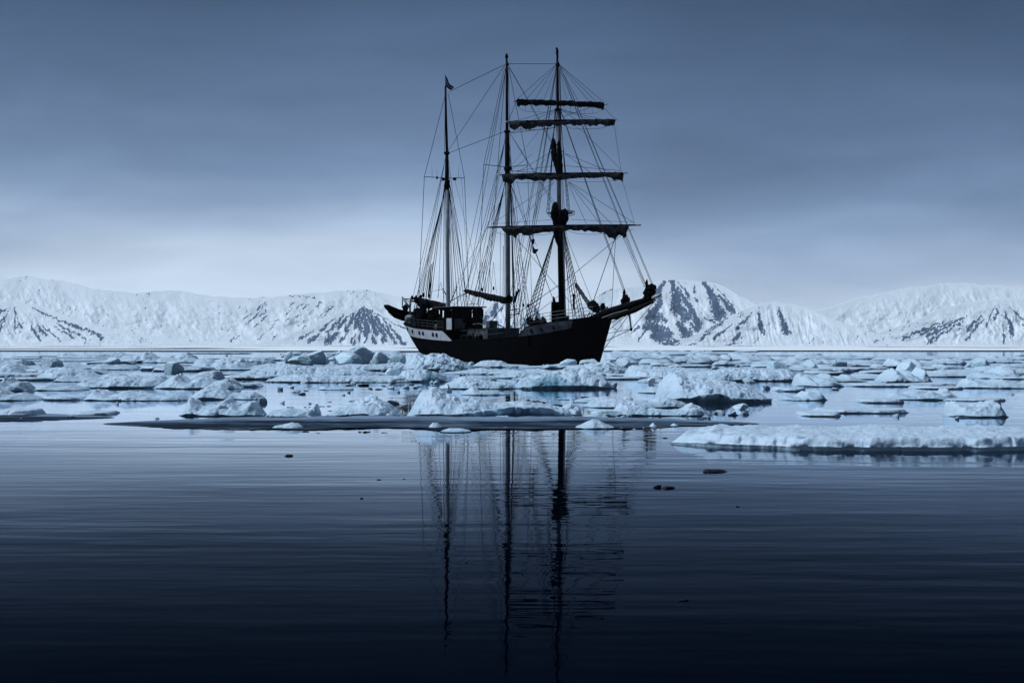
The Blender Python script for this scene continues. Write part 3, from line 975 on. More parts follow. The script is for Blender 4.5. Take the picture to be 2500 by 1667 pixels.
# pale panels on the lower front and side
for y0, y1, z0, z1 in ((1.55, .35, 3.35, 4.4), ):
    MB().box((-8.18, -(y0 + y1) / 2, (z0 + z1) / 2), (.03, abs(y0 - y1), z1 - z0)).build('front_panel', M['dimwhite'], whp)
pl = SP(1097, 785, 1.75)
MB().box((pl.x, -1.775, 3.85), (1.1, .03, 1.15)).build('door', M['white'], whp)
MB().tube([SP(1128, 782, 1.6) + Vector((.6, 0, 0)), SP(1128, 782, 1.6) + Vector((.75, 0, 0))], .32, 14).build('lifebuoy', M['black'], whp)
# mid deckhouse
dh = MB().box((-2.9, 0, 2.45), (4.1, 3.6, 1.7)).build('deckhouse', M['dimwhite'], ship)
MB().box((-2.9, 0, 3.34), (4.4, 3.9, .08)).build('roof', M['black'], dh)
for i, xx in enumerate((-4.4, -3.7, -3.1, -2.0, -1.4)):
    MB().blob((xx, -2.3, 2.0 + .08 * (i % 3)), (.3, .3, .62), 130 + i, .3, 12, 8).build('deck_locker', M['black'], ship)
MB().box((-2.2, -.6, 3.75), (.7, .9, .7)).build('deck_box', M['dimwhite'], ship)
hp = MB().tube([(-3.6, -1.95, 3.75), (-2.4, -1.95, 3.8), (-1.4, -1.95, 3.7), (-.9, -1.95, 3.4), (-.75, -1.95, 2.9), (-.75, -1.95, 2.2)], .05, 6).build('hoop_rail', M['grey'], ship)


# ---- rails
def railing(name, pts, h, rows, every=1, m=M['rail'], r=.025):
    b_ = MB()
    pts = [Vector(p) for p in pts]
    for j in range(rows):
        b_.tube([p + Vector((0, 0, h * (j + 1) / rows)) for p in pts], r, 5)
    for p in pts[::every]:
        b_.tube([p, p + Vector((0, 0, h))], r, 5)
    return b_.build(name, m, ship)


def side_pts(tab, s0, s1, n, side, inset=.15, dz=0.0):
    us = np.linspace(u_of(s0), u_of(s1), n)
    ss = -20.4 + 38.9 * us
    z = lin(tab)(ss)
    sa = -16.0 - 4.9 * np.clip(z / 4.2, 0, 1.0) ** 0.75
    s = sa + (s_fore(z) - sa) * us
    b = np.maximum(breadth(us, z) - inset, 0)
    return [(a, -c * side, d + dz) for a, c, d in zip(s, b, z)]


for side in (1, -1):
    railing('fore_rail', side_pts(FORE, 9.0, 16.5, 9, side), .95, 3)
    railing('poop_rail', side_pts(POOP, -19.4, -7.8, 11, side), .85, 3)
    railing('waist_rail', side_pts(ZB, -4.5, 4.5, 8, side, .2, 0.0), 1.0, 2)
MB().box((9.4, 1.1, 3.7), (.9, .6, .8)).build('deck_box', M['black'], ship)
MB().box((11.6, -.9, 4.0), (.7, 1.1, .8)).build('deck_box', M['black'], ship)
MB().tube([SP(1327, 795, .6), SP(1325, 772, .6)], [.55, .06], 8).build('tarp_cone', M['darksail'], ship)
for i in range(7):
    q = SP(1292 + i * 6, 783 + (i * 37 % 11), .5)
    MB().blob(q, (.25, .25, .35), 160 + i, .4, 10, 7).build('winch', M['black'], ship)
MB().tube([SP(1432, 776, -1.0), SP(1440, 762, -1.0), SP(1444, 766, -1.0), SP(1442, 780, -1.0)], .05, 6).build('hoop_rail', M['rail'], ship)
# poop clutter: binnacle, wheel, davits, stern tank
b_ = MB()
for i in range(22):
    rr_ = random.Random(300 + i)
    blobs('poop_gear', M['black'], ship, [(SP(rr_.uniform(1014, 1076), rr_.uniform(766, 798), rr_.uniform(-1, 1.3)), (rr_.uniform(.3, .6), rr_.uniform(.3, .6), rr_.uniform(.35, .65)), 310 + i, .3)])
b_ = MB()
for i in range(8):
    rr_ = random.Random(340 + i)
    blobs('steering_gear', M['black'], ship, [(SP(rr_.uniform(1020, 1048), rr_.uniform(744, 772), rr_.uniform(-.5, .5)), (.26, .26, .4), 350 + i, .4)])
MB().tube([SP(1064 + 7 * math.cos(a), 768 - 7 * math.sin(a), .8) for a in np.linspace(0, math.pi, 12)], .08, 6).build('hose_reel', M['black'], ship)
MB().blob(SP(1001, 777, 1.8), (.75, .5, .42), 5, .08).build('covered_canister', M['grey'], ship, True)
# stern gantry / davits
dv = MB()
for (a, b) in (((982, 726, 1.6), (999, 750, 1.4)), ((1001, 729, 1.2), (1001, 772, 1.2)), ((1046, 738, -1.0), (1046, 790, -1.0))):
    MB().tube([SP(*a), SP(*b)], .11, 8).build('davit', M['grey'], ship, True)
dv = MB()
for (a, b, r) in (((985, 730, 1.5), (1020, 729, .3), .06), ((1001, 735, 1.2), (1050, 738, -.9), .08), ((1018, 728, .6), (1018, 752, .6), .05), ((990, 731, 1.4), (1001, 738, 1.2), .04)):
    MB().tube([SP(*a), SP(*b)], r, 6).build('gantry_bar', M['black'], ship)
blobs('block', M['black'], ship, [(SP(1006, 727, 1.1), (.14, .14, .26), 3, .2), (SP(1016, 727, .7), (.16, .16, .26), 4, .2), (SP(1027, 724, .3), (.15, .15, .2), 5, .3)])


# ---- rigging
def rope(name, a, b, r=.021, parent=ship, sag=0.0):
    n = 9 if sag else 2
    pts = [a.lerp(b, i / (n - 1)) - Vector((0, 0, sag * 4 * (i / (n - 1)) * (1 - i / (n - 1)))) for i in range(n)]
    return MB().tube(pts, r * 1.25, 4, False).build(name, M['rope'], parent)


def P(q):
    if len(q) == 2: return SP(q[0], q[1], 0.0)
    if q[2] == 'y': return WL(q[0], q[1], YF)
    return SP(*q)


stays = [  # (kind, from, to, radius)
    ('stay', (1097, 224), (1232, 158), .022), ('stay', (1093, 370), (1232, 160), .022), ('stay', (1097, 373), (1233, 321), .022), ('stay', (1242, 156), (1358, 156), .020),
    ('backstay', (1088, 228), (1036, 431.5, 2.35), .022), ('backstay', (1036, 431.5, 2.35), (1022, 735, 3.1), .024),
    ('backstay', (1094, 228), (1134, 434.5, -2.0), .022), ('backstay', (1134, 434.5, -2.0), (1145, 730, -3.1), .024),
    ('halyard', (1086.5, 235), (1085.5, 372), .022), ('backstay', (1232, 165), (1181, 402, 2.4), .02), ('backstay', (1181, 402, 2.4), (1168, 745, 3.2), .022),
    ('backstay', (1242, 165), (1288, 403, -2.3), .02), ('backstay', (1288, 403, -2.3), (1300, 790, -3.3), .018),
    ('stay', (1242, 163), (1347, 350), .024), ('stay', (1243, 163), (1352, 352), .018), ('backstay', (1234, 168), (1222, 320), .022), ('backstay', (1222, 320), (1190, 735, 2.6), .022),
    ('stay', (1246, 327), (1354, 505), .024), ('stay', (1246, 327), (1358, 502), .018), ('brace_line', (1246, 325), (1360, 311), .022), ('brace_line', (1246, 323), (1340, 296), .016),
    ('brace_line', (1246, 417), (1345, 424), .022), ('brace_line', (1246, 417), (1300, 376), .014),
    # mizzen rig
    ('topping_lift', (1087, 440), (1046, 730), .026), ('topping_lift', (1088, 440), (1052, 730), .026), ('halyard', (1084.5, 450), (1083, 737), .03), ('halyard', (1079, 510), (1070, 725), .018),
    ('halyard', (1097, 560), (1105, 737), .018), ('halyard', (1096, 500), (1103, 735), .02), ('halyard', (1075, 690), (1068, 728), .016), ('halyard', (1076, 690), (1085, 728), .016),
    ('lift_line', (1082, 705), (1092, 728), .05), ('lift_line', (1050, 713), (1082, 705), .014), ('stay', (1110, 438, -.9), (1180, 720, -2.6), .012), ('halyard', (1127, 436, -1.6), (1143, 700, -2.4), .012),
    # main running gear
    ('sheet_line', (1136, 716), (1100, 735), .035), ('sheet_line', (1105, 715), (1233, 470), .018), ('sheet_line', (1116, 700), (1100, 738), .05), ('vang_line', (1135, 716), (1157, 745, 1), .022),
    ('vang_line', (1135, 716), (1110, 745, -1), .02), ('topping_lift', (1136, 708), (1126, 580), .02), ('topping_lift', (1126, 580), (1097, 445), .02),
    ('topping_lift', (1136, 708), (1098, 450), .022), ('topping_lift', (1136, 708), (1228, 440), .018), ('halyard', (1247, 450), (1254, 735), .03), ('halyard', (1249, 570), (1252, 735), .026),
    ('halyard', (1229, 600), (1228, 730), .026), ('halyard', (1232, 560), (1232, 735), .02), ('halyard', (1222, 565), (1221, 735), .016),
    ('stay', (1243, 440), (1352, 735, .4), .02), ('stay', (1245, 445), (1310, 600), .018), ('vang_line', (1244, 736), (1295, 800, 1), .03), ('vang_line', (1236, 738), (1190, 795, 1.5), .022),
    ('vang_line', (1232, 738), (1197, 790, -.5), .022),
    # fore: from the truck to the royal yard
    ('lift_line', (1357, 158), (1262, 243, 'y'), .013), ('lift_line', (1357, 160), (1286, 242, 'y'), .013), ('lift_line', (1357, 160), (1306, 243, 'y'), .013), ('lift_line', (1358, 162), (1328, 243, 'y'), .013),
    ('lift_line', (1366, 158), (1473, 249, 'y'), .013), ('lift_line', (1366, 158), (1455, 248, 'y'), .013), ('lift_line', (1366, 160), (1438, 247, 'y'), .013), ('lift_line', (1366, 162), (1411, 246, 'y'), .013),
    ('lift_line', (1365, 165), (1384, 244, 'y'), .013),
    ('backstay', (1358, 165), (1340, 288), .022), ('backstay', (1340, 288), (1262, 790, 3.2), .022), ('backstay', (1358, 168), (1344, 265), .02), ('backstay', (1344, 265), (1270, 795, 3.1), .02),
    ('halyard', (1357, 170), (1357, 260), .016), ('halyard', (1367, 170), (1370, 300), .026), ('halyard', (1366, 170), (1368, 300), .02),
    # forestays
    ('stay', (1366, 165), (1580, 703), .022), ('stay', (1367, 168), (1577, 705), .018), ('stay', (1368, 163), (1604, 718), .024), ('stay', (1369, 166), (1600, 716), .018),
    ('stay', (1368, 268), (1524, 716), .022), ('stay', (1369, 270), (1527, 716), .018), ('stay', (1370, 270), (1530, 720), .014),
    ('stay', (1388, 590), (1448, 742, -.3), .02), ('stay', (1371, 530), (1390, 596), .018),
    # topgallant lifts
    ('lift_line', (1356, 268), (1262, 295, 'y'), .014), ('lift_line', (1356, 270), (1300, 294, 'y'), .014), ('lift_line', (1356, 272), (1325, 293, 'y'), .014), ('lift_line', (1370, 268), (1470, 292, 'y'), .014),
    ('lift_line', (1370, 270), (1445, 292, 'y'), .014), ('lift_line', (1371, 270), (1408, 292, 'y'), .014), ('brace_line', (1372, 286), (1455, 258, 'y'), .016),
    ('leech_line', (1475, 264, 'y'), (1503, 292, 'y'), .014), ('leech_line', (1500, 308, 'y'), (1516, 415, 'y'), .014), ('leech_line', (1258, 252, 'y'), (1243, 293, 'y'), .018),
    ('leech_line', (1520, 443, 'y'), (1549, 545, 'y'), .012), ('leech_line', (1258, 250, 'y'), (1288, 400, 'y'), .014),
    # upper topsail lifts
    ('lift_line', (1341, 373), (1262, 422, 'y'), .015), ('lift_line', (1342, 375), (1305, 421, 'y'), .015), ('lift_line', (1380, 375), (1490, 420, 'y'), .015), ('lift_line', (1380, 376), (1440, 420, 'y'), .015),
    ('lift_line', (1382, 405), (1518, 417, 'y'), .015), ('lift_line', (1352, 405), (1258, 418, 'y'), .015), ('brace_line', (1424, 322), (1515, 413, 'y'), .013), ('brace_line', (1372, 285), (1424, 322), .013),
    ('lift_line', (1316, 320), (1252, 400), .012),
    # lower topsail lifts
    ('lift_line', (1388, 443), (1494, 547, 'y'), .015), ('lift_line', (1388, 443), (1549, 545, 'y'), .014), ('lift_line', (1388, 445), (1465, 547, 'y'), .014), ('lift_line', (1387, 448), (1432, 547, 'y'), .014),
    ('lift_line', (1352, 445), (1200, 548, 'y'), .013), ('lift_line', (1352, 447), (1262, 548, 'y'), .013), ('lift_line', (1395, 536), (1548, 543, 'y'), .011), ('lift_line', (1350, 536), (1203, 547, 'y'), .011),
    # sheets under the course yard
    ('sheet_line', (1502, 580, 'y'), (1447, 740, -.3), .03), ('sheet_line', (1503, 580, 'y'), (1493, 757, -.3), .018), ('sheet_line', (1534, 560, 'y'), (1385, 682), .018), ('sheet_line', (1385, 682), (1247, 776, .5), .026),
    ('sheet_line', (1255, 575, 'y'), (1404, 752, -1), .018), ('sheet_line', (1405, 690, -1), (1300, 772, 1), .018), ('sheet_line', (1518, 572, 'y'), (1573, 700), .016), ('sheet_line', (1520, 570, 'y'), (1578, 700), .014),
    ('signal_halyard', (1290, 572, .8), (1352, 735, .8), .022), ('signal_halyard', (1262, 440, .8), (1290, 572, .8), .014),
    ('bobstay', (1604, 729), (1541, 804), .028), ('bobstay', (1541, 804), (1478, 833), .026), ('bobstay', (1541, 803), (1484, 814), .02), ('bobstay', (1536, 767), (1472, 856), .03), ('bobstay', (1534, 766), (1489, 803), .022),
    ('bobstay', (1520, 772), (1493, 787), .03), ('bobstay', (1472, 856), (1468, 872), .03), ('guy_line', (1480, 765, .2), (1525, 745, .2), .016), ('guy_line', (1445, 772, .4), (1590, 722, .2), .014),
]
for kind, a, b, r in stays:
    rope(kind, P(a), P(b), r)


def shroud_set(top_px, s0, s1, n, side, tab, r=.023, zt=0.1, rat=None):
    """shrouds fan from the mast to the rail; returns their ends"""
    out_ = []
    T = SP(*top_px)
    for i in range(n):
        s = s0 + (s1 - s0) * i / max(1, n - 1)
        u = u_of(s)
        z = float(lin(tab)(s)) + zt
        b = float(breadth(u, z)) - .05
        E = LT(s, side * b, z)
        T2 = T + Vector((0, -side * .12, -.12 * i))
        rope('shroud', T2, E, r)
        out_.append((T2, E))
    return out_


for side in (1, -1):
    shroud_set((1091, 445), -13.2, -16.0, 5, side, POOP)
    shroud_set((1091, 378), -13.6, -17.4, 3, side, POOP, .018)
    shroud_set((1239, 425), -.4, -3.6, 5, side, ZB)
    shroud_set((1238, 325), -1.2, -5.4, 4, side, ZB, .018)
    shroud_set((1238, 165), -4.2, -6.0, 2, side, ZB, .018)
    shroud_set((1364, 275), 6.6, 5.2, 3, side, ZB, .019)
    shroud_set((1361, 165), 5.0, 4.4, 2, side, ZB, .018)
    fs = shroud_set((1366, 527), 10.0, 7.6, 5, side, FORE, .032)
    # ratlines across the fore shrouds
    for q in np.linspace(.12, .93, 20):
        a = fs[0][0].lerp(fs[0][1], q); b = fs[-1][0].lerp(fs[-1][1], q)
        rope('ratline', a, b, .024, sag=.03)
    # topmast shrouds with ratlines
    ft = []
    for i in range(3):
        T2 = SP(1363, 272) + Vector((-.1 * i, -side * .25, 0))
        E = SP(1366, 520) + Vector((-.45 + .25 * i, -side * 1.15, 0))
        rope('topmast_shroud', T2, E, .022)
        ft.append((T2, E))
    for q in np.linspace(.06, .96, 20):
        rope('ratline', ft[0][0].lerp(ft[0][1], q), ft[2][0].lerp(ft[2][1], q), .016, sag=.05)
# tackles above the main boom and blocks
for x, y in ((1177, 707), (1205, 704), (1254, 738), (1289, 746), (1266, 710), (1278, 745)):
    MB().blob(SP(x, y, .6), (.10, .10, .19), int(x), .2, 10, 7).build('block', M['black'], ship)
for x0_, x1_ in ((1177, 1170), (1177, 1184), (1205, 1198), (1205, 1212), (1188, 1184), (1195, 1200)):
    rope('tackle_line', SP(x0_, 640, .4), SP(x1_, 715, .4), .014)
MB().tube([SP(1256, 737, .7), SP(1263, 712, .7)], .13, 8).build('lashed_spar', M['black'], ship)
MB().tube([SP(1401, 755, -2.6), SP(1401, 718, -2.6)], .11, 8).build('lashed_spar', M['black'], ship)
for zz in (760, 772):
    MB().tube([SP(1246, zz - 3, -.5), SP(1268, zz - 6, -1.2)], .05, 6).build('pin_rail', M['black'], ship)

# ---- things carried by the ship: boat and flags
boat = empty('inflatable_boat', ship.matrix_basis @ LT(-20.9, 1.0, 4.9) if False else Matrix.Translation((MX, MY, 0)) @ Matrix.Rotation(-TH, 4, 'Z') @ LT(-20.9, 1.0, 4.9), -TH)
tag(boat, 'black inflatable boat slung across the stern davits, bow tilted up', 'inflatable boat')


def boat_pt(px, py, ds):
    """athwartships plane s = const seen at a pixel -> boat coordinates"""
    k = (px - CX) / F
    s = -20.9 + ds
    bx, by = MX + s * FX, MY + s * FY
    t = (k * by - bx) / (SX - k * SY)
    Y = by + t * SY
    return Vector((s + 20.9, -(t - 1.0), CH + (HY - py) / F * Y - 4.9))


for ds in (-.55, .55):
    pts = [boat_pt(x, y, ds * w) for x, y, w in ((940, 747, .25), (946, 750, .7), (957, 756, 1), (972, 762, 1), (990, 766, 1), (1015, 770, 1), (1040, 773, 1))]
    MB().tube(pts, [.16, .30, .34, .34, .34, .34, .30], 14).build('pontoon', M['rubber'], boat, True)
MB().tube([boat_pt(x, y, 0) for x, y in ((944, 752), (952, 758), (966, 766), (984, 772), (1010, 777), (1040, 779))], [.1, .28, .46, .5, .5, .45], 14).build('boat_hull', M['rubber'], boat, True)
MB().blob(boat_pt(990, 752, 0), (.3, .3, .42), 3, .2).build('outboard_motor', M['rubber'], boat, True)
MB().tube([boat_pt(x, y, .4) for x, y in ((947, 758), (949, 766), (955, 771), (961, 769))], .02, 5).build('grab_line', M['rope'], boat)
rope('boat_fall', SP(983, 728, 1.5), SP(982, 752, 1.5), .05)


def flag(label, P0, P1, P2, P3, mats, name='flag', n=14):
    """cloth quad P0 (hoist top) P1 (hoist bottom) P2 (fly bottom) P3 (fly top), three stripes"""
    ws = Matrix.Translation((MX, MY, 0)) @ Matrix.Rotation(-TH, 4, 'Z')
    base = ws @ P0
    root = empty(name, base, -TH)
    tag(root, label, 'flag')
    k = len(mats)
    for q in range(k):
        v = []
        for j in range(4):
            w = (q + j / 3) / k
            for i in range(n):
                u = i / (n - 1)
                p = P0.lerp(P3, u).lerp(P1.lerp(P2, u), w) - P0
                p = p + Vector((math.sin(u * 7 + w * 2) * .12 * u, math.cos(u * 6 + w * 3) * .10 * u, -.10 * math.sin(u * math.pi)))
                v.append(tuple(p))
        off = len(v)
        v += [(a + .012, b + .008, c) for a, b, c in v]
        f = grid_faces(4, n) + grid_faces(4, n, False, off)
        mesh_obj('stripe' if k > 1 else 'cloth', v, f, mats[q], root, True)
    return root


flag('small striped ensign drooping from the mizzen mast top', SP(1087.5, 184), SP(1088.5, 210), SP(1103, 221), SP(1105, 212), [M['flagred'], M['flagwhite'], M['flagblue']])
flag('upper dark signal flag on the halyard below the lowest yard', SP(1296, 582, .8), SP(1298, 594, .8), SP(1304, 594, .8), SP(1301, 583, .8), [M['flagblue']], n=6)
flag('lower ragged dark signal flag on the halyard below the lowest yard', SP(1299, 601, .8), SP(1300, 616, .8), SP(1309, 618, .8), SP(1311, 608, .8), [M['flagblue']], n=6)


# ================================================================== ice
def floe(label, x0, x1, yb, prof, depth=2.0, seed=0, under=0.8, rough=0.5, lump=None, m='ice', teal=0.25, name='ice_floe', cat='ice floe', group=None, dens=1.0, blue_at=None, fr=0.45, lip=None, steep=.75):
    Y0 = dist(yb)
    k = Y0 / F
    Wd = (x1 - x0) * k
    nu = int(np.clip((x1 - x0) * 0.41 * 1.6 * dens, 22, 420))
    nv = int(np.clip(76 * dens, 16, 76))
    u = np.linspace(0, 1, nu)
    h = np.interp(u, [q[0] for q in prof], [q[1] for q in prof]) * k
    hm = max(h.max(), 0.05)
    lump = lump or (0.42 * hm + 0.12)
    xl = (u - .5) * Wd
    e = np.sqrt(np.clip(1 - np.abs(2 * u - 1) ** 5, 0, 1))
    d = depth * (0.02 + 0.98 * e) * (0.75 + 0.5 * fbm(xl / (0.5 * depth + .2), xl * 0, None, seed, 3)) + .03
    fo = depth * (0.30 * np.abs(2 * u - 1) ** 3 + 0.30 * (fbm(xl / (0.35 * depth + .3), xl * 0 + 4, None, seed + 1, 4) - .5))
    w = np.linspace(0, 1, nv) ** 1.35
    U, Wv = np.meshgrid(u, w)
    Hh = np.broadcast_to(h, U.shape); D = np.broadcast_to(d, U.shape); Fo = np.broadcast_to(fo, U.shape)
    X = (U - .5) * Wd
    Y = Fo + D * Wv
    up = np.clip(Wv * D / (steep * Hh + .04), 0, 1) ** 0.55
    dn = np.clip((1 - Wv) / .3, 0, 1) ** .6
    n1 = fbm(X / lump, Y / lump, None, seed + 2, 4, .55)
    wx_, wy_ = (n1 - .5) * .9, (fbm(X / lump + 7, Y / lump, None, seed + 13, 3) - .5) * .9
    n2 = pillow(X / (lump * 1.5) + wx_, Y / (lump * 1.5) + wy_, seed + 3)
    n3 = pillow(X / (lump * .62) + wx_, Y / (lump * .62) + wy_, seed + 7)
    n4 = pillow(X / (lump * .27) + wx_, Y / (lump * .27) + wy_, seed + 17)
    nn_ = np.clip(0.30 * n1 * 1.3 + 0.48 * n2 + .30 * n3, 0, 1.15)
    front = fr + (1 - fr) * np.clip(Wv / .35, 0, 1)
    Z = Hh * up * dn * front * (1 - rough + rough * 1.45 * nn_)
    Z = Z + 0.04 * hm * (n4 - .5) * up * dn
    Z = Z * np.clip(np.minimum(U, 1 - U) * 14, 0, 1) ** .5
    Z = Z + 0.10 * hm * (fbm(X / (lump * .28), Y / (lump * .28), None, seed + 4, 3) - .5) * up * dn
    Y = Y + 0.5 * hm * (fbm(X / (lump * .8), Z / (lump * .8) + 3, None, seed + 5, 3) - .5) * (1 - Wv)
    Y = Y - 0.35 * lump * (rough * 2) * (pillow(X / (lump * 1.1) + wx_, Z / (lump * .8) + wy_, seed + 8) - .5) * np.clip(1 - Wv * 2.5, 0, 1)
    under = under * (0.15 + 1.7 * fbm(xl / (lump * 3), xl * 0 + 2, None, seed + 9, 3))
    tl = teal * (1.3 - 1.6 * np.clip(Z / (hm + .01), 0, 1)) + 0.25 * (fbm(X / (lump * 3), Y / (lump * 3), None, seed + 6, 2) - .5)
    if blue_at:
        for bu, bw in blue_at:
            tl = tl + 0.9 * np.exp(-((U - bu) / bw) ** 2) * np.clip(1.2 - Wv * 3, 0, 1)
    f0 = np.maximum(Z[2], np.maximum(0.02, 0.30 * h * (0.3 + 1.4 * fbm(xl / (lump * 2), xl * 0 + 5, None, seed + 19, 3))))
    if lip:
        lp = np.interp(u, [q[0] for q in lip], [q[1] for q in lip]) * k * (0.75 + .5 * fbm(xl / (lump * 2.5), xl * 0 + 9, None, seed + 10, 3))
        Z = np.maximum(Z, (lp * (1 + .15 * n3)) * np.clip((1 - Wv) / .3, 0, 1))
        f0 = np.maximum(f0, lp)
    y0r = Y[0]
    rows = [np.stack([xl, y0r + under * f0 * 1.6 + .04, -0.25 - 0 * xl], -1), np.stack([xl, y0r + under * f0 * 1.5, 0.01 + 0 * xl], -1),
            np.stack([xl, y0r + under * f0 * 0.8, 0.35 * f0 + .006], -1)]
    main = np.stack([X, Y, np.maximum(Z, f0[None, :] * .55 * (1 - np.clip(Wv / .1, 0, 1)) + Z * 0)], -1)
    tail = [np.stack([xl, Y[-1] + .02, -0.25 + 0 * xl], -1)]
    allr = rows + [main[j] for j in range(nv)] + tail
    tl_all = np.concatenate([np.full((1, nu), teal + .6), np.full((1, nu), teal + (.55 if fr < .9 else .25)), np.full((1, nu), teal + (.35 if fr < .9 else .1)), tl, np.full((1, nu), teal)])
    v = np.concatenate(allr).reshape(-1, 3)
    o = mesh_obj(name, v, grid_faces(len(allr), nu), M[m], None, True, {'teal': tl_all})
    o.location = (((x0 + x1) / 2 - CX) * k, Y0, 0)
    tag(o, label, cat, group)
    return o


def facet_mesh(seed, nplane=11, sharp=True, nu=64, nv=42):
    rr_ = np.random.RandomState(seed)
    th = np.linspace(0.001, math.pi - .001, nv)
    ph = np.linspace(0, 2 * math.pi, nu, endpoint=False)
    T, Pp = np.meshgrid(th, ph, indexing='ij')
    dr = np.stack([np.sin(T) * np.cos(Pp), np.sin(T) * np.sin(Pp), np.cos(T)], -1)
    pl = rr_.normal(size=(nplane, 3)); pl /= np.linalg.norm(pl, axis=1)[:, None]
    dd = rr_.uniform(.55, .95, nplane)
    rad = np.full(T.shape, 1.15)
    acc = np.zeros(T.shape) + np.exp(-42 * 1.1)
    for q in range(nplane):
        cs = dr @ pl[q]
        rq = np.where(cs > .05, dd[q] / np.maximum(cs, .05), 9.0)
        acc = acc + np.exp(-42 * np.minimum(rq, 5))
    rad = -np.log(acc) / 42
    rad = rad * (1 + .16 * (fbm(dr[..., 0] * 4 + 9, dr[..., 1] * 4, dr[..., 2] * 4 + 4, seed, 4) - .5))
    return (dr * rad[..., None]).reshape(-1, 3), grid_faces(nv, nu, True)


def berg(label, x0, x1, yb, yt, seed, depth=None, rot=0.0, m='blueice', teal=.45, sink=.25, name='ice_block', cat='ice block', group=None, nplane=9, tilt=0.0):
    Y0 = dist(yb)
    k = Y0 / F
    w, h = (x1 - x0) * k, (yb - yt) * k
    v, f = facet_mesh(seed, nplane)
    cr, sr = math.cos(rot), math.sin(rot)
    v = np.stack([v[:, 0] * cr - v[:, 2] * sr, v[:, 1], v[:, 0] * sr + v[:, 2] * cr], -1)
    mn, mxx = v.min(0), v.max(0)
    v = (v - (mn + mxx) / 2) / (mxx - mn)          # unit box
    dp = depth or w * .8
    v = v * np.array([w, dp, h * (1 + sink)])
    v[:, 2] += h * (1 + sink) / 2 - h * sink
    tl = .8 * teal * (1.25 - 1.2 * np.clip(v[:, 2] / h, 0, 1)) + .35 * (fbm(v[:, 0] / (h * .6) + seed, v[:, 1] / (h * .6), v[:, 2] / (h * .6), seed, 3) - .5)
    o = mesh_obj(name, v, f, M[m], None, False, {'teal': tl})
    o.location = (((x0 + x1) / 2 - CX) * k, Y0 + dp * .4, 0)
    tag(o, label, cat, group)
    return o


# --- slab of wet ice stretching across the picture
def slush_sheet(label, xa, xb, y0, y1, seed):
    """thin wet sheet from xa to xb (m) between depths y0 and y1, tapering to both ends"""
    xs = np.linspace(xa, xb, int((xb - xa) * 24))
    w = np.linspace(0, 1, 30)
    e = np.clip((xs - xa) / 2.5, 0, 1) ** .6 * np.clip((xb - xs) / 3.0, 0, 1) ** .6
    mid = y0 + (y1 - y0) * .45
    rag = 1.7 * (fbm(xs / 1.1, xs * 0, None, seed, 5, .62) - .5)
    yf = mid - (mid - y0 + rag) * e
    yb = mid + (y1 - mid + 1.6 * (fbm(xs / 2, xs * 0, None, seed + 1, 4) - .5)) * e + .02
    X, Wv = np.meshgrid(xs, w)
    Y = yf + (yb - yf) * Wv
    Z = .007 + .020 * fbm(X / .4, Y / .6, None, seed + 2, 4) + .06 * np.clip((Wv - .66) / .2, 0, 1) * pillow(X / .5, Y / .45, seed + 3) * fbm(X / 1.5, Y, None, seed + 4, 2)
    e2 = .05 + .95 * np.clip((xs - xa) / 4, 0, 1) * np.clip((xb - xs) / 4, 0, 1)
    Z = Z * e2
    rows = [np.stack([xs, yf + .05, xs * 0 - .1], -1), np.stack([xs, yf + .045, .002 * e2], -1), np.stack([xs, yf, .007 * e2], -1)]
    allr = rows + [np.stack([X[j], Y[j], Z[j]], -1) for j in range(len(w))] + [np.stack([xs, yb + .02, xs * 0 - .1], -1)]
    tl = .95 - .85 * np.clip((Wv - .58) / .25, 0, 1) + 1.3 * (fbm(X / 1.5, Y / .5, None, seed + 5, 5) - .5)  # paler back strip: snow dusting, plus reflected sky put into the colour
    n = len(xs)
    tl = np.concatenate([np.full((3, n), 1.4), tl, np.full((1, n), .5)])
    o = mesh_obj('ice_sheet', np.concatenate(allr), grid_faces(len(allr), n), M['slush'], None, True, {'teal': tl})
    tag(o, label, 'ice sheet')


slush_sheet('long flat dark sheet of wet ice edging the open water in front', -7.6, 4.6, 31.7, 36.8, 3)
slush_sheet('broken dark wet ice sheet at the far left behind the long one', -15.5, -8.0, 34.5, 39.5, 23)

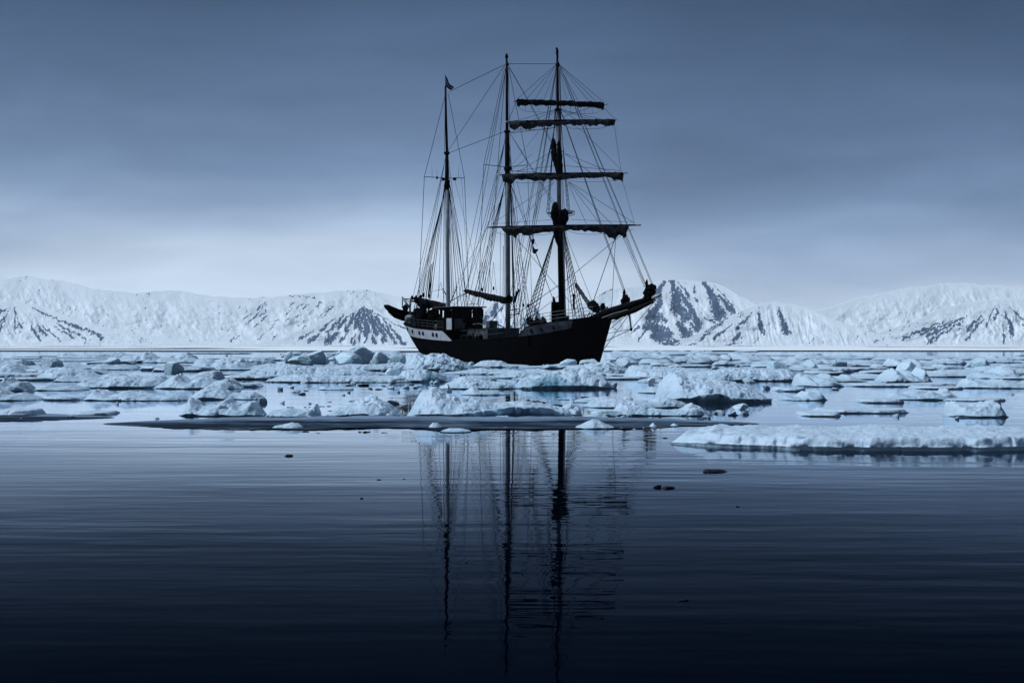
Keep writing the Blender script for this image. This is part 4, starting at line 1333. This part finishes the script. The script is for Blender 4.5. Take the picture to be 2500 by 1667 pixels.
B_ = [  # bergy blocks:  label, x0, x1, ybase, ytop, seed, rot, teal
    ('broad pale blue angular ice block at the left end of the rubble ridge', 738, 796, 893, 855, 5, .5, .55),
    ('low wedge of blue ice leaning in front of the angular block at left', 700, 762, 897, 868, 12, -.3, .60),
    ('tall pale arched ice block, highest of the ridge left of the ship', 846, 916, 892, 842, 23, .4, .35),
    ('undercut ice block with dark hollows below the arched block', 814, 884, 899, 859, 31, -.5, .75),
    ('smooth rounded greenish ice slab standing right of the arched block', 908, 946, 898, 857, 44, 1.2, .55),
    ('teal wedge-shaped ice block between the green slab and the stern', 948, 992, 899, 862, 52, -.8, .75),
    ('small white ice lump behind the undercut block at left', 812, 846, 884, 856, 61, .2, .25),
    ('grey sharp ice shard at the left edge before the ridge', 694, 716, 884, 858, 63, .2, .5),
    ('pointed white ice block against the black hull below the fore mast', 1366, 1410, 899, 876, 71, .2, .35),
    ('flat-topped white ice block against the foot of the bow', 1414, 1470, 903, 876, 78, .1, .30),
    ('rounded pale blue ice lump right of the foot of the bow', 1474, 1512, 906, 879, 83, -.4, .40),
    ('pair-like hummock of ice with a dark crack right of the bow', 1504, 1544, 908, 880, 90, .6, .35),
    ('grey weathered ice lump far out right of the bow', 1694, 1722, 882, 871, 101, .2, .95),
    ('white cubic lump standing on the second row at left of centre', 938, 978, 930, 898, 113, .3, .0),
    ('small rounded cube of ice at the right end of the white cubic lump', 972, 1000, 931, 917, 117, .3, .05),
    ('long white ice bolster resting on the left near floe', 884, 924, 983, 963, 121, .2, .15),
    ('upright white ice stub behind the large central floe', 1072, 1104, 962, 938, 127, .3, .15),
    ('rounded blue-white boulder of ice on the floe right of centre', 1515, 1552, 986, 968, 133, .5, .45),
    ('small white ice cube on water beside the big right floe', 1582, 1600, 936, 923, 137, .2, .2),
    ('smooth flat-topped ice cushion before the right floes', 1440, 1520, 1017, 1001, 139, .05, .25),
    ('small white ice stump at the right edge of the picture strip', 1790, 1830, 1000, 985, 141, .3, .2),
]
for lb, a, b, yb_, yt_, sd_, ro, te in B_:
    berg(lb, a, b, yb_, yt_, sd_, rot=ro, teal=te)

FL = [  # label, x0, x1, ybase, profile(u, px), depth, seed, extra
    ('jumbled white ridge floe left of the ship below the blue blocks', 600, 1010, 905, [(0, 6), (.1, 14), (.25, 12), (.35, 9), (.5, 8), (.6, 13), (.75, 12), (.9, 16), (1, 6)], 4, 201, {}),
    ('white rubble mound piled against the stern of the ship', 978, 1160, 907, [(0, 16), (.08, 34), (.2, 38), (.32, 32), (.42, 38), (.55, 36), (.66, 28), (.8, 20), (.92, 10), (1, 3)], 5, 202, dict(rough=.55)),
    ('low frosty floe along the black hull amidships', 1150, 1300, 897, [(0, 3), (.15, 12), (.3, 14), (.5, 13), (.6, 6), (.8, 5), (1, 3)], 4, 203, {}),
    ('thin white strip of ice below the fore part of the hull', 1265, 1420, 898, [(0, 3), (.4, 4), (.65, 8), (.75, 10), (.85, 6), (1, 3)], 3, 204, {}),
    ('rough white floe around the blocks at the bow', 1360, 1560, 916, [(0, 5), (.2, 16), (.4, 22), (.6, 26), (.75, 22), (.9, 12), (1, 4)], 6, 205, dict(rough=.5)),
    ('long snow floe reaching right from the bow hummocks', 1530, 1800, 925, [(0, 16), (.1, 26), (.25, 24), (.5, 22), (.75, 18), (1, 8)], 6, 206, dict(under=.5)),
    ('far right floe with a dark undercut beyond the big right floe', 1680, 1990, 931, [(0, 8), (.15, 18), (.4, 26), (.6, 24), (.85, 22), (1, 8)], 5, 207, dict(under=.6)),
    ('long bumpy white floe in the second row at left', 560, 925, 921, [(0, 6), (.15, 16), (.35, 24), (.5, 22), (.7, 16), (.85, 14), (1, 5)], 4, 208, {}),
    ('narrow white floe with small lumps in front of the bumpy one', 640, 1010, 934, [(0, 8), (.15, 15), (.3, 17), (.45, 12), (.6, 14), (.75, 10), (.9, 14), (1, 5)], 2.6, 209, {}),
    ('knobbly white floe with a pale blue foot left of the ship centre', 960, 1090, 933, [(0, 8), (.2, 24), (.4, 26), (.6, 24), (.8, 18), (1, 4)], 3.5, 210, dict(blue_at=[(.7, .2)])),
    ('long low white floe below the middle of the hull', 1070, 1300, 914, [(0, 3), (.2, 6), (.45, 12), (.6, 9), (.8, 9), (1, 3)], 3.4, 211, dict(under=.6)),
    ('grey-white rubble strip before the hull right of the low floe', 1200, 1400, 924, [(0, 4), (.3, 16), (.6, 18), (.85, 14), (1, 4)], 3, 212, {}),
    ('broad white floe with a blue-green front below the fore mast', 1252, 1505, 950, [(0, 6), (.08, 18), (.2, 24), (.4, 34), (.6, 42), (.75, 40), (.9, 26), (1, 6)], 4.5, 213, dict(blue_at=[(.35, .16)], under=.5, lip=[(0, 2), (.2, 6), (.5, 8), (1, 3)])),
    ('sloping white floe left of the broad blue-green one', 1070, 1262, 950, [(0, 4), (.15, 14), (.3, 26), (.45, 22), (.65, 14), (.85, 14), (1, 6)], 2.6, 214, dict(under=.7)),
    ('low white floe with a peaked lump in the pool left of centre', 1124, 1240, 965, [(0, 3), (.15, 12), (.25, 17), (.4, 9), (.7, 8), (1, 2)], 1.4, 215, {}),
    ('small knobbed floe between the bow floes and the big right floe', 1560, 1640, 934, [(0, 3), (.3, 8), (.5, 12), (.75, 7), (1, 2)], 1.8, 216, {}),
    ('big thick snow floe with a black undercut at the right', 1618, 1900, 985, [(0, 14), (.06, 40), (.18, 62), (.28, 54), (.4, 52), (.55, 48), (.75, 40), (1, 12)], 4.6, 217, dict(under=.9, rough=.4, lip=[(0, 4), (.2, 6), (.33, 16), (.5, 18), (.65, 10), (1, 8)])),
    ('low broken floe in front of the big right floe', 1560, 1700, 960, [(0, 3), (.25, 12), (.5, 10), (.8, 14), (1, 3)], 1.8, 218, dict(under=.7)),
    ('frosted pale floe right of centre with a round boulder behind', 1424, 1700, 996, [(0, 3), (.15, 14), (.3, 18), (.45, 13), (.6, 14), (.75, 22), (.85, 14), (1, 3)], 1.9, 219, {}),
    ('curved white floe with upturned right end and dark waterline', 1492, 1744, 1016, [(0, 4), (.12, 24), (.25, 26), (.3, 20), (.38, 12), (.45, 14), (.6, 10), (.72, 12), (.82, 24), (.9, 18), (.97, 10), (1, 2)], 1.5, 220, dict(under=.7)),
    ('large central floe with white humps and a deep blue undercut', 984, 1405, 1022, [(0, 6), (.04, 30), (.10, 58), (.16, 64), (.20, 60), (.26, 50), (.32, 42), (.40, 44), (.46, 36), (.52, 28), (.62, 30), (.72, 32), (.82, 26), (.92, 18), (.97, 20), (1, 4)], 2.6, 221, dict(under=1.2, rough=.30, lump=.30, lip=[(0, 0), (.12, 5), (.25, 10), (.38, 13), (.5, 20), (.62, 26), (.75, 26), (.86, 20), (.94, 6), (1, 0)])),
    ('rounded white lobe at the right end of the large central floe', 1358, 1424, 1016, [(0, 4), (.3, 20), (.6, 24), (.85, 18), (1, 3)], 1.1, 222, dict(under=.6)),
    ('humped snowy floe at the left with a dark waterline', 790, 972, 1017, [(0, 4), (.15, 18), (.3, 24), (.5, 36), (.65, 34), (.8, 24), (1, 3)], 2.2, 223, dict(under=.7)),
    ('grey low floe with a raised lip at the left edge', 640, 772, 1018, [(0, 10), (.4, 16), (.6, 12), (.8, 16), (.92, 24), (1, 3)], 1.6, 224, dict(under=.8)),
    ('pile of small frost lumps beside the flat dark sheet at left', 660, 738, 1047, [(0, 4), (.3, 7), (.6, 12), (.8, 11), (1, 2)], .5, 225, {}),
    ('small ragged floe on the front edge of the dark sheet', 1044, 1080, 1046, [(0, 2), (.3, 11), (.6, 11), (1, 2)], .5, 226, dict(teal=.4)),
    ('flat glassy floe at the front edge left of the main mast reflection', 1072, 1150, 1056, [(0, 1), (.3, 7), (.7, 6), (1, 1)], .7, 227, dict(teal=.45)),
    ('smooth white dome of ice in front of the dark sheet', 1404, 1506, 1047, [(0, 1), (.15, 7), (.3, 14), (.45, 20), (.6, 18), (.8, 8), (1, 1)], .8, 228, dict(rough=.12, under=.1, teal=.1)),
    ('tiny white bump on the dark sheet right of the dome', 1586, 1606, 1043, [(0, 1), (.5, 9), (1, 1)], .25, 229, {}),
    ('tiny flat white bump farther right on the dark sheet', 1638, 1658, 1041, [(0, 1), (.5, 7), (1, 1)], .25, 230, {}),
    ('thick flat snow floe at the right nearest to the viewer', 1622, 2720, 1100, [(0, 8), (.01, 20), (.03, 34), (.05, 27), (.08, 26), (.1, 33), (.13, 29), (.18, 31), (.25, 27), (.3, 32), (.4, 26), (.5, 34), (.6, 28), (.75, 33), (.9, 28), (1, 8)], 5.0, 231, dict(under=.12, rough=.34, lump=.26, teal=.08, fr=.95, steep=.4)),
    ('scrap of wet ice rubble beside the smooth cushion at right', 1416, 1490, 1022, [(0, 2), (.4, 8), (.6, 13), (1, 2)], .6, 232, {}),
    ('crumbly row of frost lumps at the foot of the large central floe', 1196, 1256, 1024, [(0, 2), (.3, 7), (.7, 8), (1, 2)], .4, 233, {}),
    ('low white floe right of the pool behind the central floe', 1400, 1540, 983, [(0, 2), (.3, 9), (.6, 12), (1, 3)], 1.4, 234, {}),
    ('flat slab with a dark knotted left end in the left pool', 774, 862, 952, [(0, 6), (.2, 9), (.3, 5), (.6, 5), (.95, 4), (1, 2)], 1.0, 235, dict(rough=.3)),
]
for lb, a, b, yb_, pf, dp, sd_, ex in FL:
    floe(lb, a, b, yb_, pf, dp, sd_, **ex)

# the near snow floe turns its long front towards the right
o_near = [o for o in bpy.data.objects if o.get('label', '').startswith('thick flat snow floe')][0]
o_near.rotation_euler = (0, 0, R(-9))
o_near.location.y += .1

# --- pack continuing beyond the photographed strip, and far pack
rng = random.Random(11)
rows_ = [(868, 5, 8), (878, 8, 9), (890, 14, 8), (906, 18, 7), (926, 22, 6), (948, 22, 5), (980, 26, 4), (1014, 26, 3)]


sid = 400
ORD = ['first', 'second', 'third', 'fourth', 'fifth', 'sixth', 'seventh', 'eighth', 'ninth', 'tenth']
RN = ['most distant', 'second most distant', 'third most distant', 'fourth most distant', 'fourth nearest', 'third nearest', 'second nearest', 'nearest']
for rw, (yb_, hp_, cnt) in enumerate(rows_):
    for side in (0, 1):
        for i in range(cnt):
            lo, hi = ((-60, 640) if side == 0 else (1830, 2560))
            x = lo + (hi - lo) * (i + rng.uniform(.1, .9)) / cnt
            wd = rng.uniform(60, 300) * (1.0 if yb_ > 900 else .75)
            y = yb_ + rng.uniform(-6, 9)
            if side == 0 and x + wd / 2 > 690: x = 690 - wd / 2
            if side == 1 and x - wd / 2 < 1812: x = 1812 + wd / 2
            hh = hp_ * rng.uniform(.45, 1.3)
            pf = [(0, 2)] + [(q, hh * rng.uniform(.3, 1.3)) for q in (.1, .25, .4, .55, .7, .85)] + [(1, 2)]
            nth = ORD[i if side == 0 else cnt - 1 - i]
            sd_ = ('left', 'right')[side]
            lb = f'{nth} floe from the {sd_} picture edge in the {RN[rw]} row of ice'
            sid += 1
            flat = rng.random() < .45
            if flat: pf = [(0, 2)] + [(q, hh * rng.uniform(.30, .5)) for q in (.08, .3, .6, .92)] + [(1, 2)]
            floe(lb, x - wd / 2, x + wd / 2, y, pf, max(.8, min(6, dist(y) * .045)), sid, fr=.9 if flat else .45, steep=.25 if flat else .75, under=rng.uniform(.3, 1.0), group=f'pack ice spreading to the {sd_} of the ship', dens=.6, rough=rng.uniform(.15, .3) if flat else rng.uniform(.4, .6))
for i, (x, y, w_, h_) in enumerate([(120, 902, 60, 30), (270, 896, 44, 24), (420, 912, 52, 30), (560, 900, 40, 26), (1900, 908, 50, 28), (2050, 900, 42, 24), (2220, 916, 60, 34), (2400, 904, 48, 26)]):
    sd_ = 'left' if x < 1250 else 'right'
    nth = ORD[i if i < 4 else 7 - i]
    berg(f'{nth} upright pale ice block from the {sd_} picture edge', x - w_ / 2, x + w_ / 2, y, y - h_, 900 + i, rot=(i * .37) % 1.2 - .6, teal=.35 + .1 * (i % 3), group=f'ice blocks to the {sd_}')
# far pack inside the strip, behind the ship's waterline
for i in range(64):
    x = rng.uniform(690, 985) if i % 4 == 0 else rng.uniform(1490, 1840)
    y = rng.choice([859, 861, 863, 866, 869, 872, 876, 880, 884, 888]) + rng.uniform(-1, 1)
    wd = rng.uniform(30, 130)
    if x + wd / 2 > 975 and x < 1250: x = 975 - wd / 2
    if x - wd / 2 < 1480 and x > 1250: x = 1480 + wd / 2
    hp_ = 2.5 + (y - 858) * .28
    pf = [(0, 1)] + [(q, hp_ * rng.uniform(.4, 1.5)) for q in (.12, .3, .5, .7, .88)] + [(1, 1)]
    sid += 1
    ln_ = 'short' if wd < 60 else ('mid-sized' if wd < 95 else 'long')
    fr_ = 'farthest' if y < 863 else ('far' if y < 870 else ('middle' if y < 878 else 'near'))
    ht_ = 'lumpy' if max(q[1] for q in pf) > hp_ * 1.3 else 'low'
    lb = f'{ln_} {ht_} floe in the {fr_} part of the distant pack ' + \
        (('at the left edge' if x < 760 else ('below the streaked cone' if x < 900 else 'beside the stern')) if x < 1250 else
         ('just right of the bow' if x < 1560 else ('below the right massif' if x < 1680 else ('below the right spur' if x < 1800 else 'beyond the right massif'))))
    floe(lb, x - wd / 2, x + wd / 2, y, pf, min(14, dist(y) * .04), sid, under=.4, group='distant pack left of the stern' if x < 1250 else 'distant pack right of the bow', dens=.4)

# flat snow-covered slabs packed between the hummocks
slots = []
for yb_ in (893, 899, 906, 913, 920, 928):
    x = -60 + rng.uniform(0, 60)
    while x < 2560:
        wd = rng.uniform(70, 230)
        slots.append((x, x + wd, yb_ + rng.uniform(-3, 3)))
        x += wd * rng.uniform(1.1, 2.6)
for i, (a, b, y) in enumerate(slots):
    if y < 899 and b > 965 and a < 1480: continue
    hh = rng.uniform(3.5, 9)
    pf = [(0, 2)] + [(q, hh * rng.uniform(.6, 1.25)) for q in (.06, .2, .4, .6, .8, .94)] + [(1, 2)]
    mid = (a + b) / 2
    zone = 'left of the ship' if mid < 985 else ('below the ship' if mid < 1480 else 'right of the ship')
    sid += 1
    spot = ['at the far left', 'left of the blue ridge blocks', 'below the blue ridge blocks', 'below the stern', 'below the main mast', 'below the fore mast', 'below the bowsprit', 'below the right massif', 'to the right', 'at the far right'][
        int(np.searchsorted([300, 690, 985, 1150, 1310, 1480, 1640, 1810, 2200], mid))]
    ln_ = 'short' if b - a < 120 else ('mid-sized' if b - a < 180 else 'long')
    dp_ = 'back' if y < 902 else ('middle' if y < 916 else 'front')
    floe(f'{ln_} flat snowy slab {spot}, {dp_} of the rubble field', a, b, y, pf, rng.uniform(1.5, 4), sid, under=rng.uniform(.5, 1.2), rough=rng.uniform(.15, .4), fr=.9, steep=.25, lump=rng.uniform(.3, .7), teal=rng.uniform(.1, .35),
         group=f'flat slabs {zone}', dens=.5)

# --- loose lumps of ice, sharing a few meshes
protos = []
for q in range(9):
    v, f = facet_mesh(700 + q, 9, nu=16, nv=10)
    me = bpy.data.meshes.new('ice_lump')
    me.from_pydata(v.tolist(), [], f)
    me.materials.append(M['ice'])
    at = me.attributes.new('teal', 'FLOAT', 'POINT')
    at.data.foreach_set('value', (0.25 - .25 * v[:, 2]).astype(np.float32))
    me.polygons.foreach_set('use_smooth', np.ones(len(me.polygons), bool))
    me.polygons.foreach_set('use_smooth', np.zeros(len(me.polygons), bool))
    protos.append(me)
lump_rows = [(868, 16), (876, 16), (886, 14), (897, 26), (905, 30), (914, 26), (924, 30), (934, 30), (948, 20), (962, 10), (984, 14), (1010, 22), (1020, 26)]
for yb_, cnt in lump_rows:
    for i in range(cnt):
        y = yb_ + rng.uniform(-4, 4)
        x = rng.uniform(640, 1860) if i % 3 else rng.uniform(-40, 2540)
        if y < 892 and 960 < x < 1490: continue
        if y < 860: continue
        if 1040 < y: continue
        k = dist(y) / F
        s_ = rng.uniform(3, 11) * k * (0.7 if y < 885 else 1)
        o = bpy.data.objects.new('ice_lump', rng.choice(protos))
        COL.objects.link(o)
        o.location = ((x - CX) * k, dist(y), s_ * .25)
        o.scale = (s_ * rng.uniform(.8, 1.9), s_ * rng.uniform(.8, 1.4), s_ * rng.uniform(.5, 1.0))
        o.rotation_euler = (rng.uniform(-.5, .5), rng.uniform(-.5, .5), rng.uniform(0, 6.28))
        if y < 890: tag(o, 'small loose lump of ice in the distant pack', 'ice lump', 'ice lumps in the distant pack')
        elif y < 940: tag(o, 'small loose lump of ice in the rubble before the ship', 'ice lump', 'ice lumps before the ship')
        else: tag(o, 'small loose lump of ice around the nearer floes', 'ice lump', 'ice lumps around the nearer floes')

for i in range(26):
    x = rng.uniform(700, 1640); y = rng.choice([1046, 1047, 1022, 1024]) + rng.uniform(-1, 1)
    k = dist(y) / F
    s_ = rng.uniform(1.5, 4.5) * k
    o = bpy.data.objects.new('ice_lump', rng.choice(protos))
    COL.objects.link(o)
    o.location = ((x - CX) * k, dist(y), s_ * .2)
    o.scale = (s_ * rng.uniform(1, 2.6), s_, s_ * rng.uniform(.5, .9))
    o.rotation_euler = (0, 0, rng.uniform(0, 6.28))
    tag(o, 'frosty crumb of ice along the edges of the dark sheet', 'ice lump', 'frost crumbs on the dark sheet')

# --- dark clear bits of ice on the water
dprotos = []
for q in range(6):
    v, f = facet_mesh(800 + q, 12, nu=18, nv=10)
    v = v * (1 + .5 * (fbm(v[:, 0] * 2, v[:, 1] * 2, v[:, 2] * 2, 800 + q, 3)[:, None] - .5))
    me = bpy.data.meshes.new('dark_ice')
    me.from_pydata(v.tolist(), [], f)
    me.materials.append(M['darkice'])
    me.polygons.foreach_set('use_smooth', np.ones(len(me.polygons), bool))
    dprotos.append(me)


def dark(label, x, y, w, h, group=None, q=None):
    k = dist(y) / F
    o = bpy.data.objects.new('dark_ice', dprotos[q if q is not None else rng.randrange(6)])
    COL.objects.link(o)
    o.location = ((x - CX) * k, dist(y - h * .3), 0)
    o.scale = (w * k * .52, max(w * k * .4, .02), h * k * .55)
    o.rotation_euler = (0, 0, rng.uniform(-.3, .3))
    tag(o, label, 'dark ice', group)


for lb, x, y, w, h, q in [
    ('flat oval plate of dark ice on the open water at right', 1745, 1154, 70, 11, 0),
    ('rounded left knob of the paired dark ice bits at lower right', 1608, 1194, 25, 14, 1),
    ('longer right piece of the paired dark ice bits at lower right', 1637, 1195, 32, 12, 2),
    ('jagged dark ice scrap cut by the left edge of the photo', 700, 1116, 24, 10, 3),
    ('tiny dark ice bit alone on the left open water', 882, 1218, 9, 5, 4),
    ('dark ice speck near the right edge below the oval plate', 1802, 1238, 12, 4, 5),
    ('large black hump of clear ice in the left pool', 875, 944, 34, 9, 1),
    ('thin black ice strip beside the black hump in the left pool', 846, 943, 22, 5, 2),
    ('string of dark ice beads under the left sheet edge, left one', 876, 1056, 10, 4, 0),
    ('string of dark ice beads under the left sheet edge, middle one', 887, 1057, 14, 6, 1),
    ('string of dark ice beads under the left sheet edge, right one', 898, 1056, 9, 4, 2),
    ('dark bit of ice at the tip of the near snow floe', 1626, 1071, 16, 4, 3),
    ('dark round ice knob on the left humped floe waterline', 901, 1013, 16, 7, 4),
    ('dark grey ice lump on the water right of the curved floe', 1757, 1013, 20, 7, 5),
    ('dark ice slab at the right beneath the small stump', 1795, 1016, 34, 7, 0),
    ('dim dark ice pair low in the right corner of the water', 1668, 1467, 30, 8, 1),
    ('faint dark ice speck low on the water left of centre', 1138, 1374, 10, 5, 2),
    ('wedge of dark grey ice in the pool behind the central floe', 1323, 987, 26, 9, 3),
    ('long dark scrap of ice right of the wedge in the middle pool', 1360, 992, 46, 6, 4),
]:
    dark(lb, x, y, w, h, None, q)
for (x, y) in [(742, 953), (904, 950), (920, 950), (704, 937), (804, 980), (858, 979), (876, 979), (704, 993), (742, 993), (758, 993), (782, 991), (800, 991), (855, 991), (868, 990), (776, 1004), (808, 1002),
               (936, 942), (964, 942), (1003, 939), (1022, 943), (1060, 941), (1290, 953), (1362, 968), (1370, 975), (1385, 975), (1428, 970), (1305, 980), (1282, 977), (1403, 977), (742, 1053), (776, 1056), (936, 1055),
               (924, 1170), (986, 1168), (1425, 968), (1436, 970), (1408, 952)]:
    dark('black scrap of clear ice adrift in the calm pools', x, y + 2, rng.uniform(8, 22), rng.uniform(2, 4), 'black ice scraps in the pools')

# ================================================================== haze
hz = bpy.data.materials.new('pale_arctic_haze')
hz.use_nodes = True
t = hz.node_tree
t.nodes.clear()
mo = t.nodes.new('ShaderNodeOutputMaterial')
pv = t.nodes.new('ShaderNodeVolumePrincipled')
pv.inputs['Color'].default_value = (0.88, 0.94, 1.0, 1)
pv.inputs['Density'].default_value = 0.000022
pv.inputs['Anisotropy'].default_value = 0.2
t.links.new(pv.outputs[0], mo.inputs['Volume'])
hb = MB().box((0, 3900, 210), (12000, 8400, 428)).build('haze', hz)
tag(hb, kind='stuff')
